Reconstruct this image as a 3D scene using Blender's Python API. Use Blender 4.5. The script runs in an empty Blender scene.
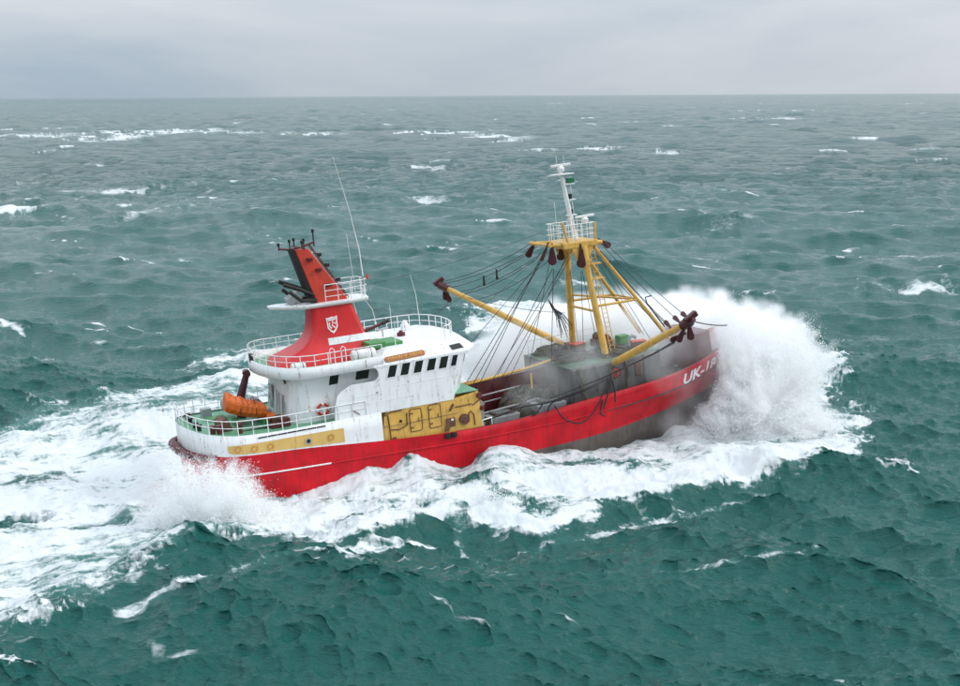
import bpy, bmesh, math, random
import numpy as np
from mathutils import Matrix, Vector
random.seed(7); rng = np.random.default_rng(11)
scene = bpy.context.scene
col = scene.collection

# ------------------------------------------------------------------ camera
FPX, IMG_W = 1300.0, 960.0
PITCH, ROLL, CAM_H = math.atan(248 / FPX), math.radians(0.3), 23.5
cam_data = bpy.data.cameras.new('camera')
cam_data.sensor_width = 36.0
cam_data.lens = 36.0 * FPX / IMG_W
cam_data.clip_start, cam_data.clip_end = 1.0, 200000.0
cam = bpy.data.objects.new('camera', cam_data)
col.objects.link(cam)
cp, sp = math.cos(PITCH), math.sin(PITCH)
fwd = Vector((0, cp, -sp)); up0 = Vector((0, sp, cp)); rt0 = Vector((1, 0, 0))
rt = rt0 * math.cos(ROLL) - up0 * math.sin(ROLL)
upv = rt0 * math.sin(ROLL) + up0 * math.cos(ROLL)
mw = Matrix.Identity(4)
for i in range(3):
    mw[i][0], mw[i][1], mw[i][2] = rt[i], upv[i], -fwd[i]
mw[2][3] = CAM_H
cam.matrix_world = mw
scene.camera = cam

# ------------------------------------------------------------------ sky and sun (thin overcast)
SUN_AZ, SUN_EL = math.radians(88), math.radians(33)     # azimuth clockwise from +Y
world = bpy.data.worlds.new('World'); scene.world = world; world.use_nodes = True
wt = world.node_tree; wt.nodes.clear()
def wn(t, **k):
    n = wt.nodes.new(t)
    for a, v in k.items(): setattr(n, a, v)
    return n
w_out = wn('ShaderNodeOutputWorld'); w_bg = wn('ShaderNodeBackground')
w_sky = wn('ShaderNodeTexSky', sky_type='NISHITA', sun_disc=False, sun_elevation=SUN_EL, sun_rotation=SUN_AZ,
           air_density=1.0, dust_density=4.0, ozone_density=1.0)
w_hsv = wn('ShaderNodeHueSaturation'); w_hsv.inputs['Saturation'].default_value = 0.25
w_tc = wn('ShaderNodeTexCoord')
w_map = wn('ShaderNodeMapping'); w_map.inputs['Scale'].default_value = (1.0, 1.0, 5.0); w_map.inputs['Location'].default_value = (0.9, 0.0, 0.0)
w_n = wn('ShaderNodeTexNoise'); w_n.inputs['Scale'].default_value = 1.7; w_n.inputs['Detail'].default_value = 6; w_n.inputs['Roughness'].default_value = 0.55; w_n.inputs['Distortion'].default_value = 0.4
w_ramp = wn('ShaderNodeValToRGB')
w_ramp.color_ramp.elements[0].position = 0.34; w_ramp.color_ramp.elements[0].color = (0.47, 0.575, 0.675, 1)
w_ramp.color_ramp.elements[1].position = 0.64; w_ramp.color_ramp.elements[1].color = (0.76, 0.80, 0.845, 1)
w_sep = wn('ShaderNodeSeparateXYZ')
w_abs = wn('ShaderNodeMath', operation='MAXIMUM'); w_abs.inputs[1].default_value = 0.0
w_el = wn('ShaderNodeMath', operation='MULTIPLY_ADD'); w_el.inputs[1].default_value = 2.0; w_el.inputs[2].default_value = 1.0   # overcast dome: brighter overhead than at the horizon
w_k = wn('ShaderNodeVectorMath', operation='SCALE')
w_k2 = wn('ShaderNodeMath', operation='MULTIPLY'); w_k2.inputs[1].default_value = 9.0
w_mix = wn('ShaderNodeMix', data_type='RGBA'); w_mix.inputs['Factor'].default_value = 0.92
L = wt.links.new
L(w_tc.outputs['Generated'], w_map.inputs['Vector']); L(w_map.outputs[0], w_n.inputs['Vector'])
L(w_n.outputs['Fac'], w_ramp.inputs['Fac'])
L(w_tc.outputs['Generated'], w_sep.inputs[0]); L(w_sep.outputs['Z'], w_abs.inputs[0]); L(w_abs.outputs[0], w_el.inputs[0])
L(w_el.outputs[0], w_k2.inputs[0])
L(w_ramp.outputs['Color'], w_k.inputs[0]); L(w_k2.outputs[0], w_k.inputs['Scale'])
L(w_sky.outputs[0], w_hsv.inputs['Color'])
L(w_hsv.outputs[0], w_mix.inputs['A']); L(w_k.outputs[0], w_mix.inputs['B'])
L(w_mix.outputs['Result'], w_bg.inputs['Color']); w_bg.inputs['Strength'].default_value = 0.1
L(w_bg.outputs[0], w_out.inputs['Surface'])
sun_d = bpy.data.lights.new('sun', 'SUN'); sun_d.energy = 1.5; sun_d.angle = math.radians(11); sun_d.color = (1.0, 0.95, 0.88)
sun = bpy.data.objects.new('sun', sun_d); col.objects.link(sun)
sdir = Vector((math.sin(SUN_AZ) * math.cos(SUN_EL), math.cos(SUN_AZ) * math.cos(SUN_EL), math.sin(SUN_EL)))
sun.rotation_euler = sdir.to_track_quat('Z', 'Y').to_euler()
sun.location = sdir * 120
scene.view_settings.view_transform = 'Standard'; scene.view_settings.look = 'None'
scene.view_settings.gamma = 1.0; scene.view_settings.exposure = 0.0
scene.view_settings.use_curve_mapping = False
scene.render.engine = 'CYCLES'
scene.cycles.use_denoising = True
scene.cycles.max_bounces = 16; scene.cycles.diffuse_bounces = 5; scene.cycles.glossy_bounces = 3
scene.cycles.transmission_bounces = 4; scene.cycles.transparent_max_bounces = 16; scene.cycles.volume_bounces = 16
scene.cycles.volume_max_steps = 256
scene.cycles.sample_clamp_indirect = 6.0

# ------------------------------------------------------------------ picture measurement -> place in the world (used only to lay things out)
def ray_to_level(px, py, z=0.0):
    d = fwd + rt * ((px - 480.0) / FPX) - upv * ((py - 343.0) / FPX)
    t = (z - CAM_H) / d.z
    return np.array([d.x * t, d.y * t])

# ------------------------------------------------------------------ ship pose
TH, PH, RO = math.radians(25), math.radians(4), math.radians(2)
SHIP = Matrix.Translation((-17.6, 76.5, -0.3)) @ Matrix.Rotation(TH, 4, 'Z') @ Matrix.Rotation(-PH, 4, 'Y') @ Matrix.Rotation(-RO, 4, 'X')

# ------------------------------------------------------------------ materials
MATS = {}
def new_mat(name):
    m = bpy.data.materials.new(name); m.use_nodes = True
    nt = m.node_tree; nt.nodes.clear()
    out = nt.nodes.new('ShaderNodeOutputMaterial')
    MATS[name] = m
    return m, nt, out
def paint(name, rgb, rough=0.45, var=0.12, dirt=(0.10, 0.075, 0.055), dirt_amt=0.25, rust=0.0, metallic=0.0, scale=1.0, spec=0.5, plates=False):
    """weathered paint: broad tone change, blotchy grime, rust that runs downwards"""
    m, nt, out = new_mat(name)
    N = nt.nodes.new; Lk = nt.links.new
    b = N('ShaderNodeBsdfPrincipled'); b.inputs['Roughness'].default_value = rough; b.inputs['Metallic'].default_value = metallic
    b.inputs['Specular IOR Level'].default_value = spec
    tc = N('ShaderNodeTexCoord')
    n1 = N('ShaderNodeTexNoise'); n1.inputs['Scale'].default_value = 0.9 * scale; n1.inputs['Detail'].default_value = 5
    Lk(tc.outputs['Object'], n1.inputs['Vector'])
    mp = N('ShaderNodeMapping'); mp.inputs['Scale'].default_value = (3.2 * scale, 3.2 * scale, 0.35 * scale)
    Lk(tc.outputs['Object'], mp.inputs['Vector'])
    n2 = N('ShaderNodeTexNoise'); n2.inputs['Scale'].default_value = 1.6; n2.inputs['Detail'].default_value = 7; n2.inputs['Roughness'].default_value = 0.65
    Lk(mp.outputs[0], n2.inputs['Vector'])
    n3 = N('ShaderNodeTexNoise'); n3.inputs['Scale'].default_value = 5.0 * scale; n3.inputs['Detail'].default_value = 8; n3.inputs['Roughness'].default_value = 0.7
    Lk(tc.outputs['Object'], n3.inputs['Vector'])
    # tone
    r1 = N('ShaderNodeMapRange'); r1.inputs['From Min'].default_value = 0.3; r1.inputs['From Max'].default_value = 0.7
    r1.inputs['To Min'].default_value = 1 - var; r1.inputs['To Max'].default_value = 1 + var * 0.6
    Lk(n1.outputs['Fac'], r1.inputs['Value'])
    vm = N('ShaderNodeVectorMath'); vm.operation = 'SCALE'; vm.inputs[0].default_value = rgb; Lk(r1.outputs[0], vm.inputs['Scale'])
    # grime
    r2 = N('ShaderNodeMapRange'); r2.inputs['From Min'].default_value = 0.5; r2.inputs['From Max'].default_value = 0.75
    r2.inputs['To Min'].default_value = 0; r2.inputs['To Max'].default_value = dirt_amt
    Lk(n2.outputs['Fac'], r2.inputs['Value'])
    mx = N('ShaderNodeMix'); mx.data_type = 'RGBA'; Lk(r2.outputs[0], mx.inputs['Factor']); Lk(vm.outputs[0], mx.inputs['A'])
    mx.inputs['B'].default_value = (*dirt, 1)
    last = mx
    if rust > 0:
        ml = N('ShaderNodeMath'); ml.operation = 'MULTIPLY'; Lk(n2.outputs['Fac'], ml.inputs[0]); Lk(n3.outputs['Fac'], ml.inputs[1])
        r3 = N('ShaderNodeMapRange'); r3.inputs['From Min'].default_value = 0.318; r3.inputs['From Max'].default_value = 0.40
        r3.inputs['To Max'].default_value = rust; Lk(ml.outputs[0], r3.inputs['Value'])
        m2 = N('ShaderNodeMix'); m2.data_type = 'RGBA'; Lk(r3.outputs[0], m2.inputs['Factor']); Lk(last.outputs['Result'], m2.inputs['A'])
        m2.inputs['B'].default_value = (0.16, 0.06, 0.022, 1); last = m2
    if plates:                                             # welded plating: faint seams between strakes
        sp_ = N('ShaderNodeSeparateXYZ'); cb = N('ShaderNodeCombineXYZ'); Lk(tc.outputs['Object'], sp_.inputs[0]); Lk(sp_.outputs['X'], cb.inputs['X']); Lk(sp_.outputs['Z'], cb.inputs['Y'])
        br = N('ShaderNodeTexBrick'); br.inputs['Scale'].default_value = 1.0; br.inputs['Brick Width'].default_value = 2.6; br.inputs['Row Height'].default_value = 0.95; br.inputs['Mortar Size'].default_value = 0.012; br.inputs['Mortar Smooth'].default_value = 0.6
        br.inputs['Color1'].default_value = (1, 1, 1, 1); br.inputs['Color2'].default_value = (0.90, 0.90, 0.90, 1); br.inputs['Mortar'].default_value = (0.62, 0.58, 0.56, 1)
        Lk(cb.outputs[0], br.inputs['Vector'])
        m3 = N('ShaderNodeMix'); m3.data_type = 'RGBA'; m3.blend_type = 'MULTIPLY'; m3.inputs['Factor'].default_value = 0.8
        Lk(last.outputs['Result'], m3.inputs['A']); Lk(br.outputs['Color'], m3.inputs['B']); last = m3
    Lk(last.outputs['Result'], b.inputs['Base Color'])
    bp = N('ShaderNodeBump'); bp.inputs['Strength'].default_value = 0.18; bp.inputs['Distance'].default_value = 0.03
    Lk(n1.outputs['Fac'], bp.inputs['Height']); Lk(bp.outputs[0], b.inputs['Normal'])
    Lk(b.outputs[0], out.inputs['Surface'])
    return m
paint('white_paint', (0.80, 0.81, 0.81), 0.38, 0.06, (0.42, 0.38, 0.33), 0.42, rust=0.7, plates=False)
paint('red_paint', (0.60, 0.006, 0.016), 0.40, 0.24, (0.10, 0.012, 0.013), 0.65, rust=0.75, spec=0.3, plates=True)
paint('funnel_red', (0.62, 0.012, 0.014), 0.35, 0.15, (0.20, 0.012, 0.010), 0.35, rust=0.3)
paint('orange_red', (0.56, 0.042, 0.018), 0.42, 0.15, (0.25, 0.02, 0.012), 0.5, rust=0.4)
paint('antifouling', (0.115, 0.095, 0.082), 0.5, 0.35, (0.035, 0.035, 0.032), 0.75, rust=0.4)
paint('yellow_paint', (0.68, 0.40, 0.085), 0.45, 0.18, (0.30, 0.14, 0.04), 0.65, rust=0.9, scale=1.3)
paint('cream_yellow', (0.66, 0.43, 0.13), 0.45, 0.08, (0.45, 0.25, 0.08), 0.35, rust=0.3)
paint('deck_green', (0.13, 0.36, 0.21), 0.42, 0.2, (0.07, 0.16, 0.11), 0.55, rust=0.4)
paint('hatch_green', (0.05, 0.24, 0.06), 0.42, 0.2, (0.04, 0.12, 0.04), 0.4)
paint('shelter_grey', (0.10, 0.10, 0.097), 0.40, 0.35, (0.26, 0.25, 0.23), 0.7, rust=0.8)
paint('wet_green', (0.085, 0.17, 0.11), 0.35, 0.35, (0.06, 0.055, 0.04), 0.8, rust=0.8)
paint('deck_dark', (0.06, 0.055, 0.05), 0.35, 0.3, (0.12, 0.10, 0.08), 0.6, rust=0.4)
paint('maroon', (0.10, 0.012, 0.014), 0.45, 0.3, (0.04, 0.015, 0.013), 0.6, rust=0.5)
paint('block_red', (0.06, 0.006, 0.008), 0.4, 0.3, (0.05, 0.012, 0.010), 0.6, rust=0.5, scale=3)
paint('black_paint', (0.012, 0.012, 0.013), 0.4, 0.3, (0.06, 0.045, 0.035), 0.4)
paint('soot_black', (0.015, 0.013, 0.012), 0.7, 0.3, (0.05, 0.03, 0.02), 0.5)
paint('steel_wire', (0.025, 0.027, 0.028), 0.5, 0.2, (0.05, 0.04, 0.03), 0.4)
paint('grey_steel', (0.33, 0.35, 0.36), 0.4, 0.2, (0.16, 0.13, 0.10), 0.5, rust=0.5)
paint('rusty_steel', (0.14, 0.055, 0.03), 0.6, 0.35, (0.05, 0.03, 0.02), 0.6, rust=0.6)
paint('orange_cover', (0.72, 0.135, 0.012), 0.5, 0.15, (0.35, 0.06, 0.012), 0.45)
paint('lifebuoy_red', (0.60, 0.03, 0.012), 0.5, 0.1)
paint('net_brown', (0.085, 0.070, 0.045), 0.85, 0.5, (0.13, 0.14, 0.07), 0.7, scale=4)
paint('rope_dark', (0.02, 0.02, 0.022), 0.8, 0.3)
paint('board_wood', (0.36, 0.125, 0.025), 0.5, 0.25, (0.16, 0.05, 0.015), 0.5, scale=4)
paint('gilt', (0.55, 0.27, 0.05), 0.4, 0.1)
paint('lamp_green', (0.01, 0.16, 0.07), 0.25, 0.1)
paint('antenna_white', (0.78, 0.78, 0.76), 0.4, 0.05)
def glass(name, rgb):
    m, nt, out = new_mat(name)
    b = nt.nodes.new('ShaderNodeBsdfPrincipled'); n = nt.nodes.new('ShaderNodeTexNoise'); n.inputs['Scale'].default_value = 1.3
    r = nt.nodes.new('ShaderNodeMix'); r.data_type = 'RGBA'; r.inputs['A'].default_value = (*rgb, 1); r.inputs['B'].default_value = (rgb[0] * 2.2 + .004, rgb[1] * 2.2 + .006, rgb[2] * 2 + .004, 1)
    tc = nt.nodes.new('ShaderNodeTexCoord'); nt.links.new(tc.outputs['Object'], n.inputs['Vector'])
    nt.links.new(n.outputs['Fac'], r.inputs['Factor']); nt.links.new(r.outputs['Result'], b.inputs['Base Color'])
    b.inputs['Roughness'].default_value = 0.06; b.inputs['IOR'].default_value = 1.5
    nt.links.new(b.outputs[0], out.inputs['Surface'])
glass('window_glass', (0.006, 0.009, 0.008))

# ------------------------------------------------------------------ mesh helpers
class MB:
    def __init__(s): s.v = []; s.f = []; s.m = []; s.sm = []
    def add(s, verts, faces, mi=0, smooth=False):
        o = len(s.v); s.v += [tuple(map(float, p)) for p in verts]
        for f in faces: s.f.append(tuple(i + o for i in f)); s.m.append(mi); s.sm.append(smooth)
        return s
    def box(s, c, size, rot=None, mi=0, taper=1.0):
        hx, hy, hz = [d / 2 for d in size]
        vs = [Vector((x * (taper if z > 0 else 1), y * (taper if z > 0 else 1), z)) for z in (-hz, hz) for x, y in ((-hx, -hy), (hx, -hy), (hx, hy), (-hx, hy))]
        if rot is not None: vs = [rot @ v for v in vs]
        c = Vector(c)
        return s.add([v + c for v in vs], [(3, 2, 1, 0), (4, 5, 6, 7), (0, 1, 5, 4), (1, 2, 6, 5), (2, 3, 7, 6), (3, 0, 4, 7)], mi)
    def tube(s, pts, r, n=8, mi=0, caps=True):
        pts = [Vector(p) for p in pts]; k = len(pts)
        rs = list(r) if hasattr(r, '__len__') else [r] * k
        rings = []; ref = None
        for i, p in enumerate(pts):
            t = (pts[min(i + 1, k - 1)] - pts[max(i - 1, 0)]).normalized()
            if ref is None:
                ref = Vector((0, 0, 1)) if abs(t.z) < 0.9 else Vector((1, 0, 0))
            a = t.cross(ref).normalized(); bb = a.cross(t).normalized(); ref = bb
            rings.append([p + (a * math.cos(2 * math.pi * j / n) + bb * math.sin(2 * math.pi * j / n)) * rs[i] for j in range(n)])
        vs = [v for rg in rings for v in rg]; fs = []
        for i in range(k - 1):
            for j in range(n):
                j2 = (j + 1) % n
                fs.append((i * n + j, i * n + j2, (i + 1) * n + j2, (i + 1) * n + j))
        s.add(vs, fs, mi, n > 5)
        if caps:
            s.add(rings[0], [tuple(range(n))], mi); s.add(rings[-1], [tuple(reversed(range(n)))], mi)
        return s
    def prism(s, poly, fn, d0, d1, mi=0):
        """poly: 2D outline; fn(a, b, d) -> 3D point"""
        n = len(poly)
        vs = [fn(a, b, d0) for a, b in poly] + [fn(a, b, d1) for a, b in poly]
        fs = [tuple(range(n)), tuple(reversed(range(n, 2 * n)))] + [(i, i + n, (i + 1) % n + n, (i + 1) % n) for i in range(n)]
        return s.add(vs, fs, mi)
    def loft(s, rings, mi=0, closed=True, caps=(True, True), smooth=False):
        n = len(rings[0]); vs = [p for r in rings for p in r]; fs = []
        for i in range(len(rings) - 1):
            for j in range(n if closed else n - 1):
                j2 = (j + 1) % n
                fs.append((i * n + j, i * n + j2, (i + 1) * n + j2, (i + 1) * n + j))
        s.add(vs, fs, mi, smooth)
        if caps[0]: s.add(rings[0], [tuple(reversed(range(n)))], mi)
        if caps[1]: s.add(rings[-1], [tuple(range(n))], mi)
        return s
    def build(s, name, mats, parent=None, bevel=0.0, fix=True):
        me = bpy.data.meshes.new(name)
        me.from_pydata(s.v, [], s.f)
        for m in (mats if isinstance(mats, (list, tuple)) else [mats]): me.materials.append(MATS[m])
        me.polygons.foreach_set('material_index', s.m); me.polygons.foreach_set('use_smooth', s.sm)
        if fix:
            bm = bmesh.new(); bm.from_mesh(me); bmesh.ops.recalc_face_normals(bm, faces=bm.faces); bm.to_mesh(me); bm.free()
        me.update()
        o = bpy.data.objects.new(name, me); col.objects.link(o)
        if parent is not None: o.parent = parent
        if bevel > 0:
            md = o.modifiers.new('bevel', 'BEVEL'); md.width = bevel; md.segments = 2; md.limit_method = 'ANGLE'
        return o
def tag(o, label=None, cat=None, group=None, kind=None):
    if label: o['label'] = label
    if cat: o['category'] = cat
    if group: o['group'] = group
    if kind: o['kind'] = kind
    return o
def empty(name, local=(0, 0, 0), rot=None):
    e = bpy.data.objects.new(name, None); col.objects.link(e); e.empty_display_size = 0.5
    m = SHIP @ Matrix.Translation(local)
    if rot is not None: m = m @ rot
    e.matrix_world = m
    return e
def interp(x, pts): return float(np.interp(x, [p[0] for p in pts], [p[1] for p in pts]))
def xz(a, b, d): return (a, d, b)      # outline in the ship's side view, depth across the beam
def xy(a, b, d): return (a, b, d)      # outline in plan, depth is height
def yz(a, b, d): return (d, a, b)
def arc_pts(c, r, a0, a1, n): return [(c[0] + r * math.cos(math.radians(a0 + (a1 - a0) * i / n)), c[1] + r * math.sin(math.radians(a0 + (a1 - a0) * i / n))) for i in range(n + 1)]
def mix3(a, b, t): return tuple(a[i] + (b[i] - a[i]) * t for i in range(3))

# ------------------------------------------------------------------ hull lines (ship-local: x forward from the stern, y to port, z up)
SHEER = [(-0.4, 3.05), (1.2, 2.8), (5.8, 2.56), (10.8, 2.09), (14, 1.86), (16.9, 1.72), (19.5, 1.72), (22, 1.84), (26.4, 2.23), (29.5, 2.45), (33, 2.78), (35, 3.05), (38, 3.75), (41.5, 4.9)]
BOOT = [(-0.4, -0.6), (18, -0.62), (27, -0.38), (33, 0.0), (41.5, 0.7)]
WHITE_TOP = [(-0.4, 4.42), (0.6, 4.15), (2, 3.97), (5, 3.84), (11.1, 3.84)]
def deck_half(x):
    if x < 3.9:
        t = min(1.0, (3.9 - x) / 4.3); return 4.3 * (max(0.0, 1 - t ** 2.6)) ** 0.42
    if x > 29.5:
        t = min(1.0, (x - 29.5) / 12.0); return 4.3 * max(0.0, 1 - t ** 2.0)
    return 4.3
def boot_half(x):
    if x < 5:
        t = min(1.0, (5 - x) / 5.0); return 4.25 * (max(0.0, 1 - t ** 2.4)) ** 0.5
    if x > 23:
        t = min(1.0, (x - 23) / 16.0); return 4.28 * max(0.0, 1 - t ** 1.9)
    return 4.28
def half_at(x, z):
    zs, zb = interp(x, SHEER), interp(x, BOOT)
    if x > 38.4: zb = max(zb, interp(x, [(38.4, 0.1), (39.4, 1.2), (40.4, 2.7), (41.45, 4.75)]))
    t = max(0.0, (z - zb) / (zs - zb))
    if t > 1: return deck_half(x)
    t = t ** 0.8
    return boot_half(x) + (deck_half(x) - boot_half(x)) * t

# ------------------------------------------------------------------ sea: a summed wind-sea spectrum laid on one sheet out to the horizon
def ocean_tile(N, Lt, lo, hi, Lpeak, wdir, seed, spread=2.0):
    r = np.random.default_rng(seed)
    k1 = np.fft.fftfreq(N, d=Lt / N) * 2 * np.pi
    kx, ky = np.meshgrid(k1, k1, indexing='ij'); k = np.hypot(kx, ky); k[0, 0] = 1
    c = (kx * wdir[0] + ky * wdir[1]) / k
    lam = 2 * np.pi / k
    Lp = Lpeak / (2 * np.pi)
    P = np.exp(-0.75 / (k * Lp) ** 2) / k ** 4 * (np.abs(c) ** spread + 0.10) * np.where(c < 0, 0.25, 1)
    win = np.clip((lam - lo) / (0.15 * lo), 0, 1) * np.clip((hi - lam) / (0.15 * hi), 0, 1)
    P = P * win; P[0, 0] = 0
    amp = np.sqrt(P) * (2 * np.pi / Lt)
    h = (r.normal(size=(N, N)) + 1j * r.normal(size=(N, N))) * amp * N * N
    H = np.fft.ifft2(h).real
    DX = np.fft.ifft2(1j * kx / k * h).real; DY = np.fft.ifft2(1j * ky / k * h).real
    ddx = np.fft.ifft2(kx * kx / k * h).real; ddy = np.fft.ifft2(ky * ky / k * h).real; dxy = np.fft.ifft2(kx * ky / k * h).real
    return [H, DX, DY, ddx, ddy, dxy]
def noise_tile(N, beta, seed, sx=1.0, sy=1.0):
    """smooth random field, power law beta, unit variance"""
    r = np.random.default_rng(seed)
    f = np.fft.fftfreq(N) * N
    fx, fy = np.meshgrid(f * sx, f * sy, indexing='ij'); k = np.hypot(fx, fy); k[0, 0] = 1
    a = k ** (-beta / 2); a[k < 3] = 0; a[0, 0] = 0
    t = np.fft.ifft2((r.normal(size=(N, N)) + 1j * r.normal(size=(N, N))) * a).real
    return t / t.std()
def sample(tile, x, y, Lt):
    N = tile.shape[0]
    u = (x / Lt % 1.0) * N; v = (y / Lt % 1.0) * N
    i = np.floor(u).astype(int); j = np.floor(v).astype(int); fu = u - i; fv = v - j
    i %= N; j %= N; i2 = (i + 1) % N; j2 = (j + 1) % N
    return (tile[i, j] * (1 - fu) + tile[i2, j] * fu) * (1 - fv) + (tile[i, j2] * (1 - fu) + tile[i2, j2] * fu) * fv
def sstep(a, b, x):
    t = np.clip((x - a) / (b - a), 0, 1); return t * t * (3 - 2 * t)

WDIR = np.array([-0.42, -0.91]); WDIR /= np.linalg.norm(WDIR)
CASC = [(1024, 613.0, 11.0, 260.0), (512, 101.0, 2.2, 11.0), (512, 23.7, 0.30, 2.2)]
TILES = [ocean_tile(N, Lt, lo, hi, 46.0, WDIR, 40 + i, (5.0, 3.0, 1.6)[i]) for i, (N, Lt, lo, hi) in enumerate(CASC)]
sig = TILES[0][0].std(); gain = 0.62 / sig
TILES = [[a * gain * (1.0, 1.55, 2.6)[i] for a in T] for i, T in enumerate(TILES)]

# grid: rings round the point below the camera, fine inside the view, coarse elsewhere
ang = np.concatenate([np.linspace(-180, -30, 40)[:-1], np.linspace(-30, -24, 40)[:-1], np.linspace(-24, 24, 980), np.linspace(24, 30, 40)[1:], np.linspace(30, 180, 40)[1:]])
dep = np.linspace(math.atan(CAM_H / 42.0), math.atan(CAM_H / 900.0), 700)
rad = np.concatenate([[2, 10, 18, 26, 32, 36, 39], CAM_H / np.tan(dep), np.geomspace(905, 6000, 150), np.geomspace(6200, 60000, 24)])
A, Rr = np.meshgrid(np.radians(ang), rad, indexing='ij')
X0 = (np.sin(A) * Rr).ravel(); Y0 = (np.cos(A) * Rr).ravel(); R0 = Rr.ravel()
dsr = np.gradient(rad); DS = np.broadcast_to(dsr, Rr.shape).ravel()
DSa = np.broadcast_to(np.gradient(np.radians(ang))[:, None], Rr.shape).ravel() * R0
DSm = np.maximum(DS, DSa)

# local frame of the ship on the water
ct, st = math.cos(TH), math.sin(TH)
sx = (X0 + 17.6) * ct + (Y0 - 76.5) * st
sy = -(X0 + 17.6) * st + (Y0 - 76.5) * ct

near = sstep(34, 12, np.hypot((sx - 18) * 0.75, sy + 3)) * sstep(-20, -8, sy)      # calmer random waves right at the ship, shaped waves added below
parts_ = []
Hh = np.zeros_like(X0); Dx = np.zeros_like(X0); Dy = np.zeros_like(X0); Jf = np.zeros_like(X0)
for i, (N, Lt, lo, hi) in enumerate(CASC):
    w = 1 - sstep(lo * (4.0, 1.0, 0.8)[i], lo * (12.0, 6.0, 3.0)[i], DSm)
    if i == 0: w = w * (1 - 0.55 * near)
    T = TILES[i]; ca, sa = (1, 0) if i == 0 else (math.cos(0.5 * i), math.sin(0.5 * i))
    h, dx, dy, a, b, c = [sample(t, X0, Y0, Lt) for t in T]
    parts_.append((h * w, dx * w * 1.1, dy * w * 1.1))
    if i < 2:
        Jf += w * (a + b) * (1.0, 0.30)[i]
def P2(lst, z=0.0): return np.array([ray_to_level(px, py, z) for px, py in lst])
def polyline_dist(P, x, y):
    """distance to a polyline, side (+ to its left), running parameter 0..n-1"""
    best = np.full(x.shape, 1e9); par = np.zeros_like(x); side = np.zeros_like(x)
    for i in range(len(P) - 1):
        a, b = P[i], P[i + 1]; d = b - a; l2 = d @ d
        t = np.clip(((x - a[0]) * d[0] + (y - a[1]) * d[1]) / l2, 0, 1)
        qx, qy = x - a[0] - t * d[0], y - a[1] - t * d[1]; dd = np.hypot(qx, qy)
        m = dd < best; best[m] = dd[m]; par[m] = i + t[m]
        side[m] = np.sign(d[0] * qy - d[1] * qx)[m]
    return best, side, par
def poly_sd(P, x, y):
    """signed distance to a polygon, negative inside"""
    d, _, _ = polyline_dist(np.vstack([P, P[:1]]), x, y)
    ins = np.zeros(x.shape, bool); n = len(P)
    for i in range(n):
        a, b = P[i], P[(i + 1) % n]
        cr = ((a[1] > y) != (b[1] > y)) & (x < (b[0] - a[0]) * (y - a[1]) / (b[1] - a[1] + 1e-12) + a[0])
        ins ^= cr
    return np.where(ins, -d, d)
NT = [noise_tile(512, 2.6, 90), noise_tile(512, 2.2, 91, 1.0, 3.2), noise_tile(512, 2.0, 92), noise_tile(512, 4.2, 93)]
def nz(i, x, y, Lt): return sample(NT[i], x, y, Lt)
# wake-aligned streak noise (stretched along the ship's track)
u_, v_ = sx, sy
streak = nz(1, v_, u_, 60.0) if False else sample(NT[1].T, u_, v_, 70.0)
fbm = nz(0, X0, Y0, 60.0); fine = nz(2, X0, Y0, 14.0)

zone = (R0 > 40) & (R0 < 260)
idx = np.where(zone)[0]; zx, zy = X0[idx], Y0[idx]
warp = nz(0, zx + 200, zy, 34.0); warp2 = nz(2, zx, zy + 50, 9.0); swell = nz(3, zx, zy, 30.0); lump = nz(3, X0, Y0, 17.0)

# --- shaped waves beside the hull: (crest line in the picture, crest level, height, front width, back width)
ridges = [
    ([(250, 562), (345, 540), (420, 518), (468, 496), (500, 502), (545, 512), (600, 492), (680, 478), (770, 462), (855, 434)],
     [0.2, 0.6, 1.2, 1.7, 1.3, 0.9, 0.9, 0.8, 0.9, 0.5], 1.7, 4.5),
    ([(-80, 640), (60, 608), (160, 566), (235, 540), (300, 520)], [0.4, 0.7, 0.9, 1.1, 0.5], 2.2, 5.0),
    ([(280, 478), (360, 472), (440, 460), (520, 462), (600, 462), (680, 454)], [0.4, 1.4, 2.0, 1.2, 0.7, 0.8], 2.4, 3.0),
    ([(-40, 428), (60, 418), (150, 412), (200, 400), (250, 372), (300, 352)], [0.6, 0.8, 0.8, 1.0, 1.2, 1.0], 3.5, 4.0),
    ([(560, 590), (700, 560), (820, 548), (960, 500)], [0.5, 0.9, 0.9, 0.5], 4.5, 8.0),
    ([(60, 650), (240, 640), (420, 610), (540, 585)], [0.4, 0.8, 0.7, 0.4], 4.0, 7.0),
]
for P, hs, wf, wb in ridges:
    d, s, par = polyline_dist(P2(P, 0.7), zx, zy)
    hgt = np.interp(par, range(len(hs)), hs) * (1 + 0.18 * swell)
    dd = d * s                         # + is the far side (line runs left to right)
    prof = np.where(dd < 0, np.exp(-(dd / wf) ** 2), np.exp(-(dd / wb) ** 2))
    endf = sstep(0, 0.5, par) * sstep(len(P) - 1, len(P) - 1.5, par)
    Hh[idx] += hgt * prof * (0.25 + 0.75 * endf)

# --- foam: cover 0..1 laid out in plan
foam = np.zeros_like(X0)
def foam_poly(px, amount, soft, z=0.3, wob=0.9):
    sd = poly_sd(P2(px, z), zx, zy) + wob * warp + 0.35 * wob * warp2
    foam[idx] = np.maximum(foam[idx], amount * sstep(soft, -soft, sd))
def foam_line(px, amount, width, z=0.3, back=1.0):
    d, s, par = polyline_dist(P2(px, z), zx, zy)
    w = width * (1 + 0.35 * warp)
    foam[idx] = np.maximum(foam[idx], amount * np.exp(-(d / np.where(s > 0, w * back, w)) ** 2))
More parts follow.
